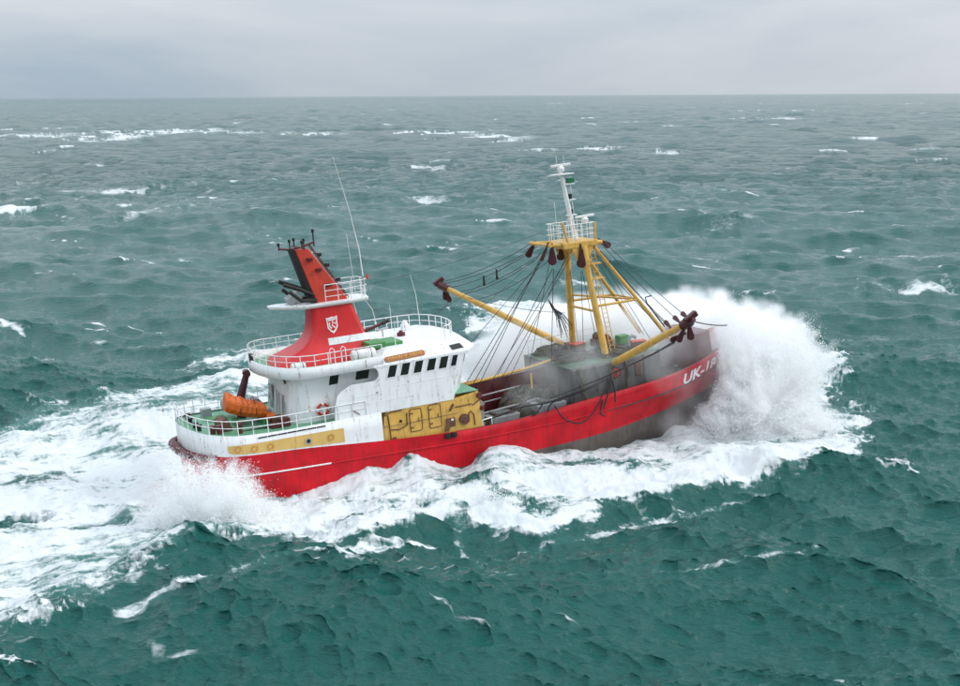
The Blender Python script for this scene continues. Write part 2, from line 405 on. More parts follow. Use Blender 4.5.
# broad wake astern and the white water along the near side
foam_poly([(-60, 425), (60, 416), (150, 413), (215, 420), (260, 470), (330, 470), (330, 520), (235, 545), (150, 575), (60, 616), (-60, 655)], 0.92, 2.2)
foam_poly([(200, 470), (300, 478), (420, 440), (560, 445), (700, 440), (850, 440), (845, 446), (770, 464), (680, 480), (600, 491), (545, 512), (515, 508), (470, 490), (420, 512), (345, 536), (262, 558), (230, 540)], 0.92, 0.7, 0.3, 0.8)
# far side: wake fan and drift streaks
foam_poly([(-40, 432), (60, 404), (170, 388), (250, 362), (300, 340), (480, 330), (500, 420), (200, 430)], 0.78, 2.0)
foam_poly([(172, 352), (215, 338), (300, 326), (420, 318), (420, 345), (260, 350), (200, 360)], 0.50, 2.0)
foam_poly([(-30, 352), (20, 343), (70, 346), (40, 358), (-30, 362)], 0.52, 1.5)
foam_poly([(470, 300), (640, 290), (800, 320), (860, 420), (840, 450), (640, 460), (480, 420)], 0.95, 2.0)
# bright cores
foam_line([(150, 490), (215, 495), (300, 500), (340, 490)], 1.1, 3.6)
foam_line([(-40, 560), (60, 540), (170, 510)], 0.98, 2.6)
foam_line([(472, 490), (510, 500), (545, 508), (590, 492)], 1.05, 0.8, 1.2, 2.4)
foam_line([(600, 488), (700, 470), (790, 454), (850, 438)], 1.1, 1.0, 0.9, 3.0)
foam_line([(330, 536), (420, 513), (465, 492)], 0.95, 0.6, 1.0, 2.2)
foam_line([(0, 470), (80, 440), (160, 430)], 0.95, 2.6)
foam_line([(300, 476), (360, 471), (440, 460), (520, 462), (600, 464), (700, 470)], 1.06, 2.4)
foam_line([(-40, 625), (40, 600), (140, 565), (220, 530)], 0.95, 2.2)
foam_line([(120, 620), (260, 584), (350, 562), (430, 538), (520, 540), (640, 512), (760, 486)], 0.44, 0.7, 0.4, 1.0)
foam_line([(450, 590), (490, 572), (560, 566), (700, 566), (820, 556)], 0.38, 0.35, 0.5, 1.0)
foam_line([(520, 560), (470, 520), (462, 500)], 0.45, 0.5, 0.8, 1.0)
# hollows of green water inside the wake
def hollow(px, py, rx, ry, amt):
    c = ray_to_level(px, py, 0.2); q = np.hypot((zx - c[0]) / rx, (zy - c[1]) / ry) + 0.25 * warp
    k = amt * sstep(1.2, 0.4, q); foam[idx] *= (1 - k)
hollow(60, 466, 3.0, 2.0, 0.6); hollow(10, 512, 2.4, 2.0, 0.75); hollow(360, 473, 3.4, 1.6, 0.6); hollow(290, 545, 2.6, 1.8, 0.45); hollow(90, 520, 5, 1.5, 0.3)
hollow(290, 548, 3.0, 1.4, 0.5); hollow(330, 500, 4, 1.6, 0.3); hollow(380, 505, 3, 1.6, 0.35); hollow(640, 470, 4, 0.9, 0.35); hollow(250, 556, 4, 1.2, 0.5)
aer = np.zeros_like(foam); aer[idx] = foam[idx]            # aerated, paler water around the white
body = foam.copy()
# break the cover up: streaks along the track, cells, small holes
brk = 0.20 * streak + 0.10 * fbm + 0.09 * fine
foam = np.clip(foam * (1.0 + 0.0 * fbm) + brk * sstep(0.02, 0.35, foam) * (1.15 - 0.75 * sstep(0.85, 1.05, foam)), 0, 1.15)

# --- white horses: breaking crests of the spectrum
jn = (R0 > 45) & (R0 < 700); j1, j2 = np.percentile((Jf + 0.10 * fbm)[jn], (98.0, 99.7)); cap = sstep(j1, j2, Jf + 0.10 * fbm) * (1 - 0.9 * near)
capT = nz(0, X0 - 0.5 * Y0, Y0, 420.0)                       # gustiness: crests break in groups
cap *= sstep(-0.6, 0.9, capT) * (1 - sstep(1.2, 4.0, DSm))
# --- and the large breakers the eye picks out, each a streak (x0, y0, x1, y1, half-height in px, cover)
breakers = [(107, 142, 150, 136, 1.5, 1), (150, 136, 188, 129, 2.3, 1.1), (28, 134, 52, 139, 1.3, .95), (52, 136, 100, 138, .9, .6), (210, 131, 262, 134, 1.4, .85), (262, 133, 348, 135, 1.3, .95), (432, 130, 462, 133, 1.8, 1.1),
            (462, 134, 522, 141, 1.7, .95), (105, 221, 150, 214, 3.0, .8), (140, 216, 205, 207, 3.2, .8), (45, 191, 100, 193, 3.0, .62), (95, 194, 168, 189, 3.2, .75), (165, 190, 240, 184, 2.0, .45), (0, 211, 42, 213, 3.0, .95),
            (0, 181, 40, 184, 2.5, .6), (690, 231, 735, 226, 4.0, .62), (735, 226, 765, 224, 2.5, .5), (850, 292, 905, 291, 4.0, .72), (900, 289, 965, 289, 4.0, .85), (740, 118, 812, 119, 1.0, .9), (850, 139, 925, 137, 1.2, .9), (760, 146, 800, 145, 1.0, .6),
            (130, 668, 160, 677, 5, .6), (160, 677, 200, 676, 4, .6), (446, 627, 470, 640, 2.2, .62), (468, 640, 512, 648, 2.6, .7), (574, 622, 606, 628, 2.5, .7), (408, 196, 450, 202, 2.2, .65), (450, 204, 484, 207, 2.0, .6), (640, 154, 690, 152, 1.4, .85),
            (560, 278, 600, 284, 2.5, .8), (640, 182, 690, 186, 1.6, .5), (750, 296, 775, 294, 3.0, .8), (930, 150, 960, 149, 1.2, .6), (586, 146, 612, 149, 1.5, .9), (414, 168, 450, 165, 1.8, .75), (250, 165, 300, 162, 1.2, .4), (600, 167, 640, 165, 1.5, .6),
            (915, 268, 962, 264, 3.0, .6), (870, 540, 960, 520, 3.0, .25), (880, 160, 930, 162, 1.2, .4), (300, 118, 360, 117, .8, .5), (520, 150, 560, 152, 1.2, .7), (390, 276, 440, 270, 2.5, .4), (640, 566, 700, 572, 2.0, .5), (500, 566, 580, 572, 2, .4),
            (430, 590, 500, 570, 2.0, .55), (390, 580, 440, 570, 2.0, .5), (680, 640, 740, 644, 2.0, .35), (20, 660, 60, 655, 3, .5), (200, 655, 260, 640, 2, .35), (700, 300, 745, 304, 2, .5), (30, 250, 80, 262, 2.5, .22), (820, 265, 870, 250, 2.5, .2)]
brk_cov = np.zeros_like(foam)
far_wob = nz(0, X0, Y0 * 0.5, 150.0)
lines = []
for x0, y0, x1, y1, hh, cov in breakers:
    a = ray_to_level(x0, y0); b = ray_to_level(x1, y1)
    m0 = ray_to_level((x0 + x1) / 2, (y0 + y1) / 2 - hh); m1 = ray_to_level((x0 + x1) / 2, (y0 + y1) / 2 + hh)
    lines.append((a, b, max(0.25, (0.38 if y0 < 240 else 0.5) * np.linalg.norm(m0 - m1)), cov * (0.92 if y0 < 150 else 1.0)))
rb = random.Random(77)
for _ in range(260):                                        # lesser white horses strewn over the open water
    px, py = rb.uniform(-20, 980), 100 + 240 * rb.random() ** 1.35
    c = ray_to_level(px, py); r = np.hypot(*c)
    if r < 120 or (230 < px < 860 and py > 270): continue
    th = math.atan2(WDIR[1], WDIR[0]) + math.pi / 2 + rb.gauss(0, .28); u = np.array([math.cos(th), math.sin(th)])
    ln = rb.uniform(3, 13) * (r / 200) ** .6
    wid = rb.uniform(.35, .8) * max(1.0, 0.55 * r * r / (CAM_H * FPX))
    lines.append((c - u * ln / 2, c + u * ln / 2, wid, rb.uniform(.45, .95)))
for a, b, wid, cov in lines:
    cmid = (a + b) / 2; ln = np.linalg.norm(b - a)
    sel = np.where((np.abs(X0 - cmid[0]) < ln * .75 + 4 * wid) & (np.abs(Y0 - cmid[1]) < ln * 0.75 + 4 * wid))[0]
    if len(sel) == 0: continue
    d, s, par = polyline_dist(np.array([a, b]), X0[sel] + 0.35 * wid * far_wob[sel], Y0[sel] + 0.6 * wid * far_wob[sel])
    e = 0.12 + 0.88 * np.sin(np.pi * np.clip(par, 0, 1)) ** 0.9
    w = wid * e
    Hh[sel] += cov * min(0.7, wid * 0.25) * np.exp(-(d / (1.5 * w)) ** 2) * e * np.clip(1.2 - wid / 40, 0.3, 1)
    core = 1.22 * cov * np.exp(-(d / (w * np.where(s > 0, 1.35, 0.75))) ** 2) * np.clip(0.84 + 0.18 * far_wob[sel], 0, 1.2) * (0.55 + 0.45 * e)
    brk_cov[sel] = np.maximum(brk_cov[sel], core)
foam = np.maximum(foam, np.maximum(brk_cov, cap * 0.95))
# small white water is piled up, lumpy
Hh += sstep(0.6, 1.0, body) * (0.012 * fine + 0.15 * lump) * (R0 < 260)
for i, (h, dx, dy) in enumerate(parts_):                     # thick foam smothers the short waves
    k = 1 - (0.0, 0.60, 0.80)[i] * sstep(0.45, 0.9, body)
    Hh += h * k; Dx += dx * k; Dy += dy * k
# keep the water out of the inside of the hull
inside = (sx > 0.2) & (sx < 40)
bh = np.interp(sx, np.linspace(-0.4, 41.5, 120), [boot_half(v) for v in np.linspace(-0.4, 41.5, 120)])
k_in = inside * sstep(0.0, 0.5, bh - np.abs(sy) - 0.25)
Hh = Hh * (1 - k_in) + np.minimum(Hh, -0.6) * k_in
fade = 1 - k_in
co = np.stack([X0 + Dx * fade, Y0 + Dy * fade, Hh], 1)
na, nr = A.shape
ii, jj = np.meshgrid(np.arange(na - 1), np.arange(nr - 1), indexing='ij')
q = (ii * nr + jj).ravel()
quads = np.stack([q, q + 1, q + nr + 1, q + nr], 1)[:, ::-1].astype(np.int32)
me = bpy.data.meshes.new('sea')
me.vertices.add(len(co)); me.vertices.foreach_set('co', co.astype(np.float32).ravel())
me.loops.add(quads.size); me.loops.foreach_set('vertex_index', quads.ravel())
me.polygons.add(len(quads)); me.polygons.foreach_set('loop_start', np.arange(0, quads.size, 4, dtype=np.int32))
me.polygons.foreach_set('use_smooth', np.ones(len(quads), bool))
for nm, arr in (('foam', foam), ('lod', sstep(0.6, 6.0, DSm)), ('aerated', np.maximum(aer, 0.5 * brk_cov))):
    at = me.attributes.new(nm, 'FLOAT', 'POINT'); at.data.foreach_set('value', arr.astype(np.float32))
me.update(); me.validate()
sea = bpy.data.objects.new('sea', me); col.objects.link(sea); sea['kind'] = 'structure'
m, nt, out = new_mat('sea_water')
N = nt.nodes.new; Lk = nt.links.new
at = N('ShaderNodeAttribute'); at.attribute_name = 'foam'
at2 = N('ShaderNodeAttribute'); at2.attribute_name = 'aerated'
geo = N('ShaderNodeNewGeometry')
def noise(scale, detail, rough, vec=None, dist=0.0):
    n = N('ShaderNodeTexNoise'); n.inputs['Scale'].default_value = scale; n.inputs['Detail'].default_value = detail
    n.inputs['Roughness'].default_value = rough; n.inputs['Distortion'].default_value = dist
    Lk(vec if vec is not None else geo.outputs['Position'], n.inputs['Vector']); return n
def mth(op, a, b=None, c=None):
    n = N('ShaderNodeMath'); n.operation = op
    for i, v in enumerate((a, b, c)):
        if v is None: continue
        if isinstance(v, (int, float)): n.inputs[i].default_value = v
        else: Lk(v, n.inputs[i])
    return n.outputs[0]
def rng_node(v, a, b, c=0.0, d=1.0, smooth=True):
    n = N('ShaderNodeMapRange'); n.interpolation_type = 'SMOOTHSTEP' if smooth else 'LINEAR'
    Lk(v, n.inputs['Value']); n.inputs['From Min'].default_value = a; n.inputs['From Max'].default_value = b
    n.inputs['To Min'].default_value = c; n.inputs['To Max'].default_value = d; return n.outputs[0]
# foam lace: noise cells stretched along the ship's track
mp = N('ShaderNodeMapping'); mp.vector_type = 'TEXTURE'; mp.inputs['Rotation'].default_value = (0, 0, TH); mp.inputs['Scale'].default_value = (3.6, 1.0, 1.0)
Lk(geo.outputs['Position'], mp.inputs['Vector'])
la = noise(1.5, 8, 0.68, mp.outputs[0], 0.9); lb = noise(5.5, 6, 0.65, mp.outputs[0], 1.2)
vor = N('ShaderNodeTexVoronoi'); vor.feature = 'DISTANCE_TO_EDGE'; vor.inputs['Scale'].default_value = 1.7
wv = N('ShaderNodeVectorMath'); wv.operation = 'ADD'; sc_ = N('ShaderNodeVectorMath'); sc_.operation = 'SCALE'; sc_.inputs['Scale'].default_value = 0.7
Lk(la.outputs['Color'], sc_.inputs[0]); Lk(mp.outputs[0], wv.inputs[0]); Lk(sc_.outputs[0], wv.inputs[1]); Lk(wv.outputs[0], vor.inputs['Vector'])
lace = rng_node(vor.outputs['Distance'], 0.02, 0.30, 1.0, 0.0)
pat = mth('ADD', mth('MULTIPLY', la.outputs['Fac'], 0.55), mth('ADD', mth('MULTIPLY', lb.outputs['Fac'], 0.30), mth('MULTIPLY', lace, 0.13)))
# cover + pattern -> white where the sum passes a threshold
ssum = mth('ADD', at.outputs['Fac'], mth('MULTIPLY', mth('SUBTRACT', pat, 0.5), 1.25))
fac = mth('MULTIPLY', rng_node(ssum, 0.38, 1.02), rng_node(at.outputs['Fac'], 0.03, 0.25))
at3 = N('ShaderNodeAttribute'); at3.attribute_name = 'lod'
mpw = N('ShaderNodeMapping'); mpw.vector_type = 'TEXTURE'; mpw.inputs['Rotation'].default_value = (0, 0, math.atan2(WDIR[1], WDIR[0]) + 0.25); mpw.inputs['Scale'].default_value = (1.0, 2.4, 1.0)
Lk(geo.outputs['Position'], mpw.inputs['Vector'])
bump1 = noise(2.6, 4, 0.55, mpw.outputs[0], 0.6); bump2 = noise(8.0, 4, 0.6, mpw.outputs[0], 0.8); bump3 = noise(0.22, 7, 0.62)
hmix = mth('ADD', mth('ADD', mth('MULTIPLY', bump1.outputs['Fac'], 0.26), mth('MULTIPLY', bump2.outputs['Fac'], 0.10)), mth('MULTIPLY', mth('MULTIPLY', bump3.outputs['Fac'], at3.outputs['Fac']), 8.0))
bp = N('ShaderNodeBump'); bp.inputs['Strength'].default_value = 1.0; bp.inputs['Distance'].default_value = 0.55
Lk(hmix, bp.inputs['Height'])
wb = N('ShaderNodeBsdfPrincipled'); wb.inputs['Roughness'].default_value = 0.05; wb.inputs['IOR'].default_value = 1.333; wb.inputs['Specular IOR Level'].default_value = 0.42
cm = N('ShaderNodeMix'); cm.data_type = 'RGBA'; cm.inputs['A'].default_value = (0.0004, 0.070, 0.060, 1); cm.inputs['B'].default_value = (0.06, 0.20, 0.185, 1)
tone = noise(0.045, 3, 0.5)
af = mth('MULTIPLY', rng_node(at2.outputs['Fac'], 0.1, 1.0), 0.55)
Lk(mth('ADD', af, mth('MULTIPLY', rng_node(tone.outputs['Fac'], 0.35, 0.7), 0.07)), cm.inputs['Factor']); Lk(cm.outputs['Result'], wb.inputs['Base Color'])
Lk(bp.outputs[0], wb.inputs['Normal'])
fb = N('ShaderNodeBsdfPrincipled'); fb.inputs['Roughness'].default_value = 0.75; fb.inputs['Base Color'].default_value = (0.63, 0.655, 0.665, 1)
fb.inputs['Specular IOR Level'].default_value = 0.2
bp2 = N('ShaderNodeBump'); bp2.inputs['Strength'].default_value = 0.35; bp2.inputs['Distance'].default_value = 0.16
Lk(pat, bp2.inputs['Height']); Lk(bp2.outputs[0], fb.inputs['Normal'])
ms = N('ShaderNodeMixShader'); Lk(fac, ms.inputs[0]); Lk(wb.outputs[0], ms.inputs[1]); Lk(fb.outputs[0], ms.inputs[2])
Lk(ms.outputs[0], out.inputs['Surface'])
me.materials.append(m)
def sea_level(x, y):
    """height of the water near a plan position (nearest grid point)"""
    k = np.argmin((co[:, 0] - x) ** 2 + (co[:, 1] - y) ** 2); return float(co[k, 2])

# ================================================================== the trawler
ship = empty('fishing_trawler')
tag(ship, 'red and white beam trawler with yellow gantry plunging through heavy seas', 'trawler')

# ---- hull: antifouling, red topsides, white quarter
xs = sorted(set([-0.4, -0.38, -0.33, -0.22, -0.05, 0.2, 0.5, 0.9, 1.4, 2, 2.7, 3.5] + [4.5 + i * 1.0 for i in range(7)] + [11.1] + [12 + i * 1.0 for i in range(18)] + [29.5 + i * 0.75 for i in range(16)] + [41.2, 41.45]))
def keel_z(x):
    if x < 4: return -3.4 + 1.8 * max(0, (4 - x) / 4.4) ** 1.5
    if x > 32: return interp(x, [(32, -3.4), (34, -3.1), (36, -2.3), (37.5, -1.2), (38.6, 0.2), (39.4, 1.2), (40.4, 2.7), (41.45, 4.75)])
    return -3.4
def station(x, sgn):
    zs, zb = interp(x, SHEER), interp(x, BOOT)
    stemk = max(0.0, min(1.0, (x - 33) / 7.0))          # forefoot rises to the raked stem
    pts = []
    zk = keel_z(x); zb = max(zb, zk + 0.01)
    bb = boot_half(x)
    pts.append((x, sgn * 0.02, zk))
    pts.append((x, sgn * bb * 0.60, zk + (zb - zk) * 0.12))
    pts.append((x, sgn * bb * 0.86, zk + (zb - zk) * 0.38))
    pts.append((x, sgn * bb * 0.96, zk + (zb - zk) * 0.70))
    pts.append((x, sgn * bb, zb))
    for t in (0.2, 0.4, 0.6, 0.8, 1.0):
        z = zb + (zs - zb) * t
        pts.append((x, sgn * half_at(x, z), z))
    return pts
mb = MB()
for sgn in (-1, 1):
    rows = [station(x, sgn) for x in xs]
    for a, b in zip(rows[:-1], rows[1:]):
        for k in range(len(a) - 1):
            mb.add([a[k], b[k], b[k + 1], a[k + 1]], [(0, 1, 2, 3)], 0 if k < 4 else 1, True)
    # bulwark cap and inner face forward of the yellow deckhouse
    for a, b in zip([x for x in xs if x >= 16][:-1], [x for x in xs if x >= 16][1:]):
        def edge(x):
            h, z = deck_half(x), interp(x, SHEER); hi = max(0.0, h - 0.16)
            return (x, sgn * h, z), (x, sgn * hi, z), (x, sgn * max(0, hi - 0.02), z - 1.15)
        A0, A1, A2 = edge(a); B0, B1, B2 = edge(b)
        mb.add([A0, B0, B1, A1], [(0, 1, 2, 3)], 2); mb.add([A1, B1, B2, A2], [(0, 1, 2, 3)], 1)
    # white quarter
    wx = [x for x in xs if x <= 11.1]
    for a, b in zip(wx[:-1], wx[1:]):
        q = []
        for x in (a, b):
            zs, zt = interp(x, SHEER), interp(x, WHITE_TOP); h = deck_half(x)
            q.append([(x, sgn * h, zs), (x, sgn * (h + 0.01), zs + (zt - zs) * 0.5), (x, sgn * h, zt), (x, sgn * max(0, h - 0.1), zt)])
        for k in range(3): mb.add([q[0][k], q[1][k], q[1][k + 1], q[0][k + 1]], [(0, 1, 2, 3)], 3, k < 2)
bm_v = mb
hull = bm_v.build('hull', ['antifouling', 'red_paint', 'maroon', 'white_paint'], ship)
bmh = bmesh.new(); bmh.from_mesh(hull.data); bmesh.ops.remove_doubles(bmh, verts=bmh.verts, dist=0.004); bmesh.ops.recalc_face_normals(bmh, faces=bmh.faces); bmh.to_mesh(hull.data); bmh.free()

# fender strakes along the hull
STRAKE = [(-0.4, 1.75), (2, 1.52), (7.6, 1.32), (17, 0.98), (24, 1.02), (31.6, 1.45), (36.2, 2.12), (40, 3.2)]
for sgn in (-1, 1):
    for x0, x1, mt in ((0.3, 7.6, 'white_paint'), (7.6, 31.6, 'red_paint'), (31.6, 38.6, 'white_paint')):
        n = int((x1 - x0) / 0.5) + 2
        pts = [(x, sgn * (half_at(x, interp(x, STRAKE)) + 0.015), interp(x, STRAKE)) for x in np.linspace(x0, x1, n)]
        MB().tube(pts, 0.05 if mt != 'red_paint' else 0.06, 6).build('fender_strake', mt, hull)
# red fender wrapped round the stern
pts = []
for i in range(25):
    t = -1 + 2 * i / 24.0
    y = 3.6 * t; x = -0.40 - 0.30 + 1.6 * abs(t) ** 3.2
    pts.append((x, y, 3.02 - 0.25 * abs(t)))
mb = MB(); mb.tube(pts, [0.16 + 0.16 * (1 - abs(-1 + 2 * i / 24.0)) for i in range(25)], 8); mb.build('stern_fender', 'maroon', hull)
# yellow panel with portholes on each quarter
for sgn in (-1, 1):
    mb = MB(); n = 24
    for i in range(n):
        xa, xb = 1.55 + 7.05 * i / n, 1.55 + 7.05 * (i + 1) / n
        def lim(x, k):
            lo = interp(x, [(1.37, 2.92), (8.6, 2.46)]); hi = interp(x, [(1.67, 3.42), (8.8, 3.33)])
            lo += max(0, (1.75 - x) / 0.3) * 0.2
            return lo if k == 0 else hi
        def pt(x, k): return (x, sgn * (deck_half(x) + 0.022), lim(x, k))
        mb.add([pt(xa, 0), pt(xb, 0), pt(xb, 1), pt(xa, 1)], [(0, 1, 2, 3)])
    panel = mb.build('side_panel', 'cream_yellow', hull)
    for px_, pz, gl in ((2.11, 3.17, 0), (3.06, 3.09, 0), (4.01, 3.06, 0), (6.33, 2.94, 1), (7.76, 2.92, 0)):
        y0 = sgn * (deck_half(px_) + 0.03)
        ring = MB(); R1, R2 = 0.19, 0.13
        o = [(px_ + R1 * math.cos(a), y0, pz + R1 * math.sin(a)) for a in np.linspace(0, 2 * math.pi, 17)[:-1]]
        o2 = [(p[0], y0 + sgn * 0.05, p[2]) for p in o]
        inn = [(px_ + R2 * math.cos(a), y0 + sgn * 0.05, pz + R2 * math.sin(a)) for a in np.linspace(0, 2 * math.pi, 17)[:-1]]
        inn2 = [(p[0], y0 + sgn * 0.01, p[2]) for p in inn]
        ring.loft([o, o2, inn, inn2], 0, True, (False, False))
        ring.add(inn2, [tuple(range(16))], 1)
        ring.build('porthole', ['gilt' if not gl else 'grey_steel', 'window_glass' if gl else 'cream_yellow'], panel)
    # freeing slot under the rail
    mb = MB()
    for xa in np.linspace(3.3, 7.5, 8)[:-1]:
        mb.box((xa + 0.31, sgn * (deck_half(xa + .3) + 0.012), 3.70 - 0.004 * xa), (0.56, 0.03, 0.075))
    mb.build('freeing_port', 'black_paint', hull)
# mooring chock under the yellow house and rub plates
for x in (15.3, 15.75):
    mb = MB(); mb.box((x, -4.36, 1.58), (0.38, 0.14, 0.34)); mb.tube([(x, -4.40, 1.60), (x, -4.46, 1.60)], 0.11, 10); mb.build('fairlead', 'black_paint', hull, 0.03)
# registration on the bow
def text_mesh(body, fn, name, mat, parent, shear=0.25, res=2):
    cu = bpy.data.curves.new('t', 'FONT'); cu.body = body; cu.shear = shear; cu.resolution_u = res; cu.offset = 0.03
    ob = bpy.data.objects.new('t', cu); col.objects.link(ob)
    bpy.context.view_layer.update()
    dg = bpy.context.evaluated_depsgraph_get(); tm = bpy.data.meshes.new_from_object(ob.evaluated_get(dg))
    bmt = bmesh.new(); bmt.from_mesh(tm); bmesh.ops.triangulate(bmt, faces=bmt.faces)
    bmesh.ops.subdivide_edges(bmt, edges=[e for e in bmt.edges if e.calc_length() > 0.25], cuts=2)
    w = max(v.co.x for v in bmt.verts); h = max(v.co.y for v in bmt.verts)
    for v in bmt.verts: v.co = Vector(fn(v.co.x / w, v.co.y / h))
    me = bpy.data.meshes.new(name); bmt.to_mesh(me); bmt.free()
    bpy.data.objects.remove(ob); bpy.data.curves.remove(cu); bpy.data.meshes.remove(tm)
    me.materials.append(MATS[mat]); o = bpy.data.objects.new(name, me); col.objects.link(o); o.parent = parent
    return o
from mathutils.bvhtree import BVHTree
hull_bvh = BVHTree.FromPolygons([v.co.copy() for v in hull.data.vertices], [tuple(p.vertices) for p in hull.data.polygons])
def bow_text(sgn):
    def fn(a, b):
        x = 33.25 + 3.7 * a if sgn < 0 else 36.95 - 3.7 * a
        z0 = interp(x, [(33.25, 1.70), (36.95, 2.30)]); z = z0 + 0.70 * b
        hit = hull_bvh.ray_cast(Vector((x, sgn * 9.0, z)), Vector((0, -sgn, 0)))[0]
        return (x, (hit.y if hit else sgn * half_at(x, z)) + sgn * 0.025, z)
    return fn
for sgn in (-1, 1): text_mesh('UK-18', bow_text(sgn), 'registration_lettering', 'white_paint', hull)

# ---- decks
def deck_strip(name, x0, x1, zfun, inset, mat, parent, n=40, thick=0.08):
    mb = MB(); rows = []
    for x in np.linspace(x0, x1, n):
        h = max(0.02, deck_half(x) - inset); z = zfun(x)
        rows.append([(x, -h, z), (x, -h * 0.5, z + 0.04), (x, 0, z + 0.05), (x, h * 0.5, z + 0.04), (x, h, z), (x, h, z - thick), (x, -h, z - thick)])
    mb.loft(rows); return mb.build(name, mat, parent)
quarterdeck = deck_strip('quarterdeck', -0.3, 11.0, lambda x: interp(x, WHITE_TOP) - 0.10, 0.09, 'deck_green', ship)
working_deck = deck_strip('working_deck', 16.0, 38.5, lambda x: interp(x, SHEER) - 1.12, 0.12, 'deck_dark', ship)

# ---- railings: each stanchion its own piece
def railing(path, heights, parent, mat='white_paint', every=0.95, r=0.028, name='railing', z_up=Vector((0, 0, 1)), flare=None):
    pts = [Vector(p) for p in path]
    segs = [(pts[i + 1] - pts[i]).length for i in range(len(pts) - 1)]; tot = sum(segs)
    def at(s):
        for i, l in enumerate(segs):
            if s <= l or i == len(segs) - 1: return pts[i].lerp(pts[i + 1], min(1, s / l))
            s -= l
    top = heights[-1]
    mb = MB()
    for h in heights:
        mb.tube([p + Vector((0, 0, h)) for p in pts], r if h == top else r * 0.75, 6)
    rail = mb.build(name, mat, parent)
    n = max(1, int(round(tot / every)))
    for i in range(n + 1):
        p = at(tot * i / n)
        MB().tube([p, p + Vector((0, 0, top))], r * 0.95, 6).build('stanchion', mat, rail)
    return rail
def edge_path(x0, x1, inset, sgn, zfun, n=14):
    return [(x, sgn * (deck_half(x) - inset), zfun(x)) for x in np.linspace(x0, x1, n)]
zq = lambda x: interp(x, WHITE_TOP)
path = edge_path(10.2, 0.4, 0.08, -1, zq, 18) + [(-0.05, -2.3, zq(-0.05)), (-0.28, -1.2, zq(-0.3)), (-0.32, 0, zq(-0.32)), (-0.28, 1.2, zq(-0.3)), (-0.05, 2.3, zq(-0.05))] + edge_path(0.4, 7.5, 0.08, 1, zq, 14)
railing(path, (0.45, 0.88), ship, every=0.9, r=0.032)

# ---- lower house, set back from the side
house_pl = [(5.9, -2.3), (6.35, -2.95), (7.0, -3.2), (12.5, -3.2), (12.5, 3.2), (7.0, 3.2), (6.35, 2.95), (5.9, 2.3)]
mb = MB(); mb.loft([[(a - 0.12, b, 3.7) for a, b in house_pl], [(a + 0.28, b, 6.75) for a, b in house_pl]])
house = mb.build('deckhouse', 'white_paint', ship)
def side_window(x, z, w, h, y, lean, parent, name='window', frame=0.05):
    s = -1 if y < 0 else 1
    def q(ww, hh, yy): return [(x - ww / 2 - lean * hh / 2, yy, z - hh / 2), (x + ww / 2 - lean * hh / 2, yy, z - hh / 2), (x + ww / 2 + lean * hh / 2, yy, z + hh / 2), (x - ww / 2 + lean * hh / 2, yy, z + hh / 2)]
    a, b = q(w + 2 * frame, h + 2 * frame, y), q(w + 2 * frame, h + 2 * frame, y + s * 0.03)
    c, d = q(w, h, y + s * 0.03), q(w, h, y + s * 0.008)
    mb = MB(); mb.loft([a, b, c, d], 0, True, (False, False)); mb.add(d, [(0, 1, 2, 3)], 1)
    return mb.build(name, ['white_paint', 'window_glass'], parent)
for s in (-1, 1):
    side_window(8.65, 6.13, 0.58, 0.55, s * 3.203, 0.25, house); side_window(10.5, 6.16, 0.85, 0.55, s * 3.203, 0.25, house)
# pipes, door and ladder on the after wall
mb = MB(); mb.box((5.86, 1.3, 4.75), (0.06, 0.75, 1.75)); mb.box((5.82, 1.55, 4.7), (0.04, 0.05, 0.2)); mb.build('after_door', 'grey_steel', house, 0.02)
for y in (-1.6, -1.35, -1.1, -0.4, 0.1, 2.0): MB().tube([(5.82, y, 3.9), (5.92, y, 5.2 + 0.3 * math.sin(y * 9))], 0.035, 6).build('wall_pipe', 'grey_steel', house)
MB().box((5.98, -1.7, 6.3), (0.1, 0.5, 0.12), Matrix.Rotation(0.7, 3, 'X')).build('floodlight', 'black_paint', house)

# ---- wheelhouse block, full beam, with the rounded alcove cut out of its side
side_poly = [(8.16, 3.72), (8.25, 4.61), (8.46, 5.30), (8.75, 5.55), (9.34, 5.83), (10.55, 5.83)] + arc_pts((10.8, 6.25), 0.42, -90, 90, 8) + [(10.4, 6.67), (17.05, 6.72), (16.0, 3.80), (13.5, 3.80), (11.07, 3.80), (11.0, 2.3), (10.2, 2.3), (10.2, 3.72)]
wheelhouse = None
for s in (-1, 1):
    mb = MB(); mb.prism(side_poly, xz, s * 4.19, s * 4.10)
    if wheelhouse is None: wheelhouse = mb.build('wheelhouse', 'white_paint', ship)
    else: mb.build('side_plating', 'white_paint', wheelhouse)
# alcove inner end, front walls
for s in (-1, 1):
    mb = MB(); mb.box((11.45, s * 3.66, 6.2), (0.06, 0.88, 1.0)); mb.build('alcove_end', 'white_paint', wheelhouse)
fr_lo = [(15.9, -4.1), (17.0, -2.6), (17.25, 0), (17.0, 2.6), (15.9, 4.1)]
fr_hi = [(16.95, -4.1), (17.85, -2.7), (18.15, 0), (17.85, 2.7), (16.95, 4.1)]
mb = MB(); mb.loft([[(a, b, 3.6) for a, b in fr_lo] + [(12.4, 4.1, 3.6), (12.4, -4.1, 3.6)], [(a, b, 6.7) for a, b in fr_hi] + [(12.4, 4.1, 6.7), (12.4, -4.1, 6.7)]])
mb.build('front_wall', 'white_paint', wheelhouse)
for s in (-1, 1):
    for i, cx in enumerate((12.11, 12.97, 13.84, 14.72, 15.54, 16.27)):
        side_window(cx, 6.27, 0.52 if i < 5 else 0.36, 0.74 if i < 5 else 0.66, s * 4.193, 0.32, wheelhouse)
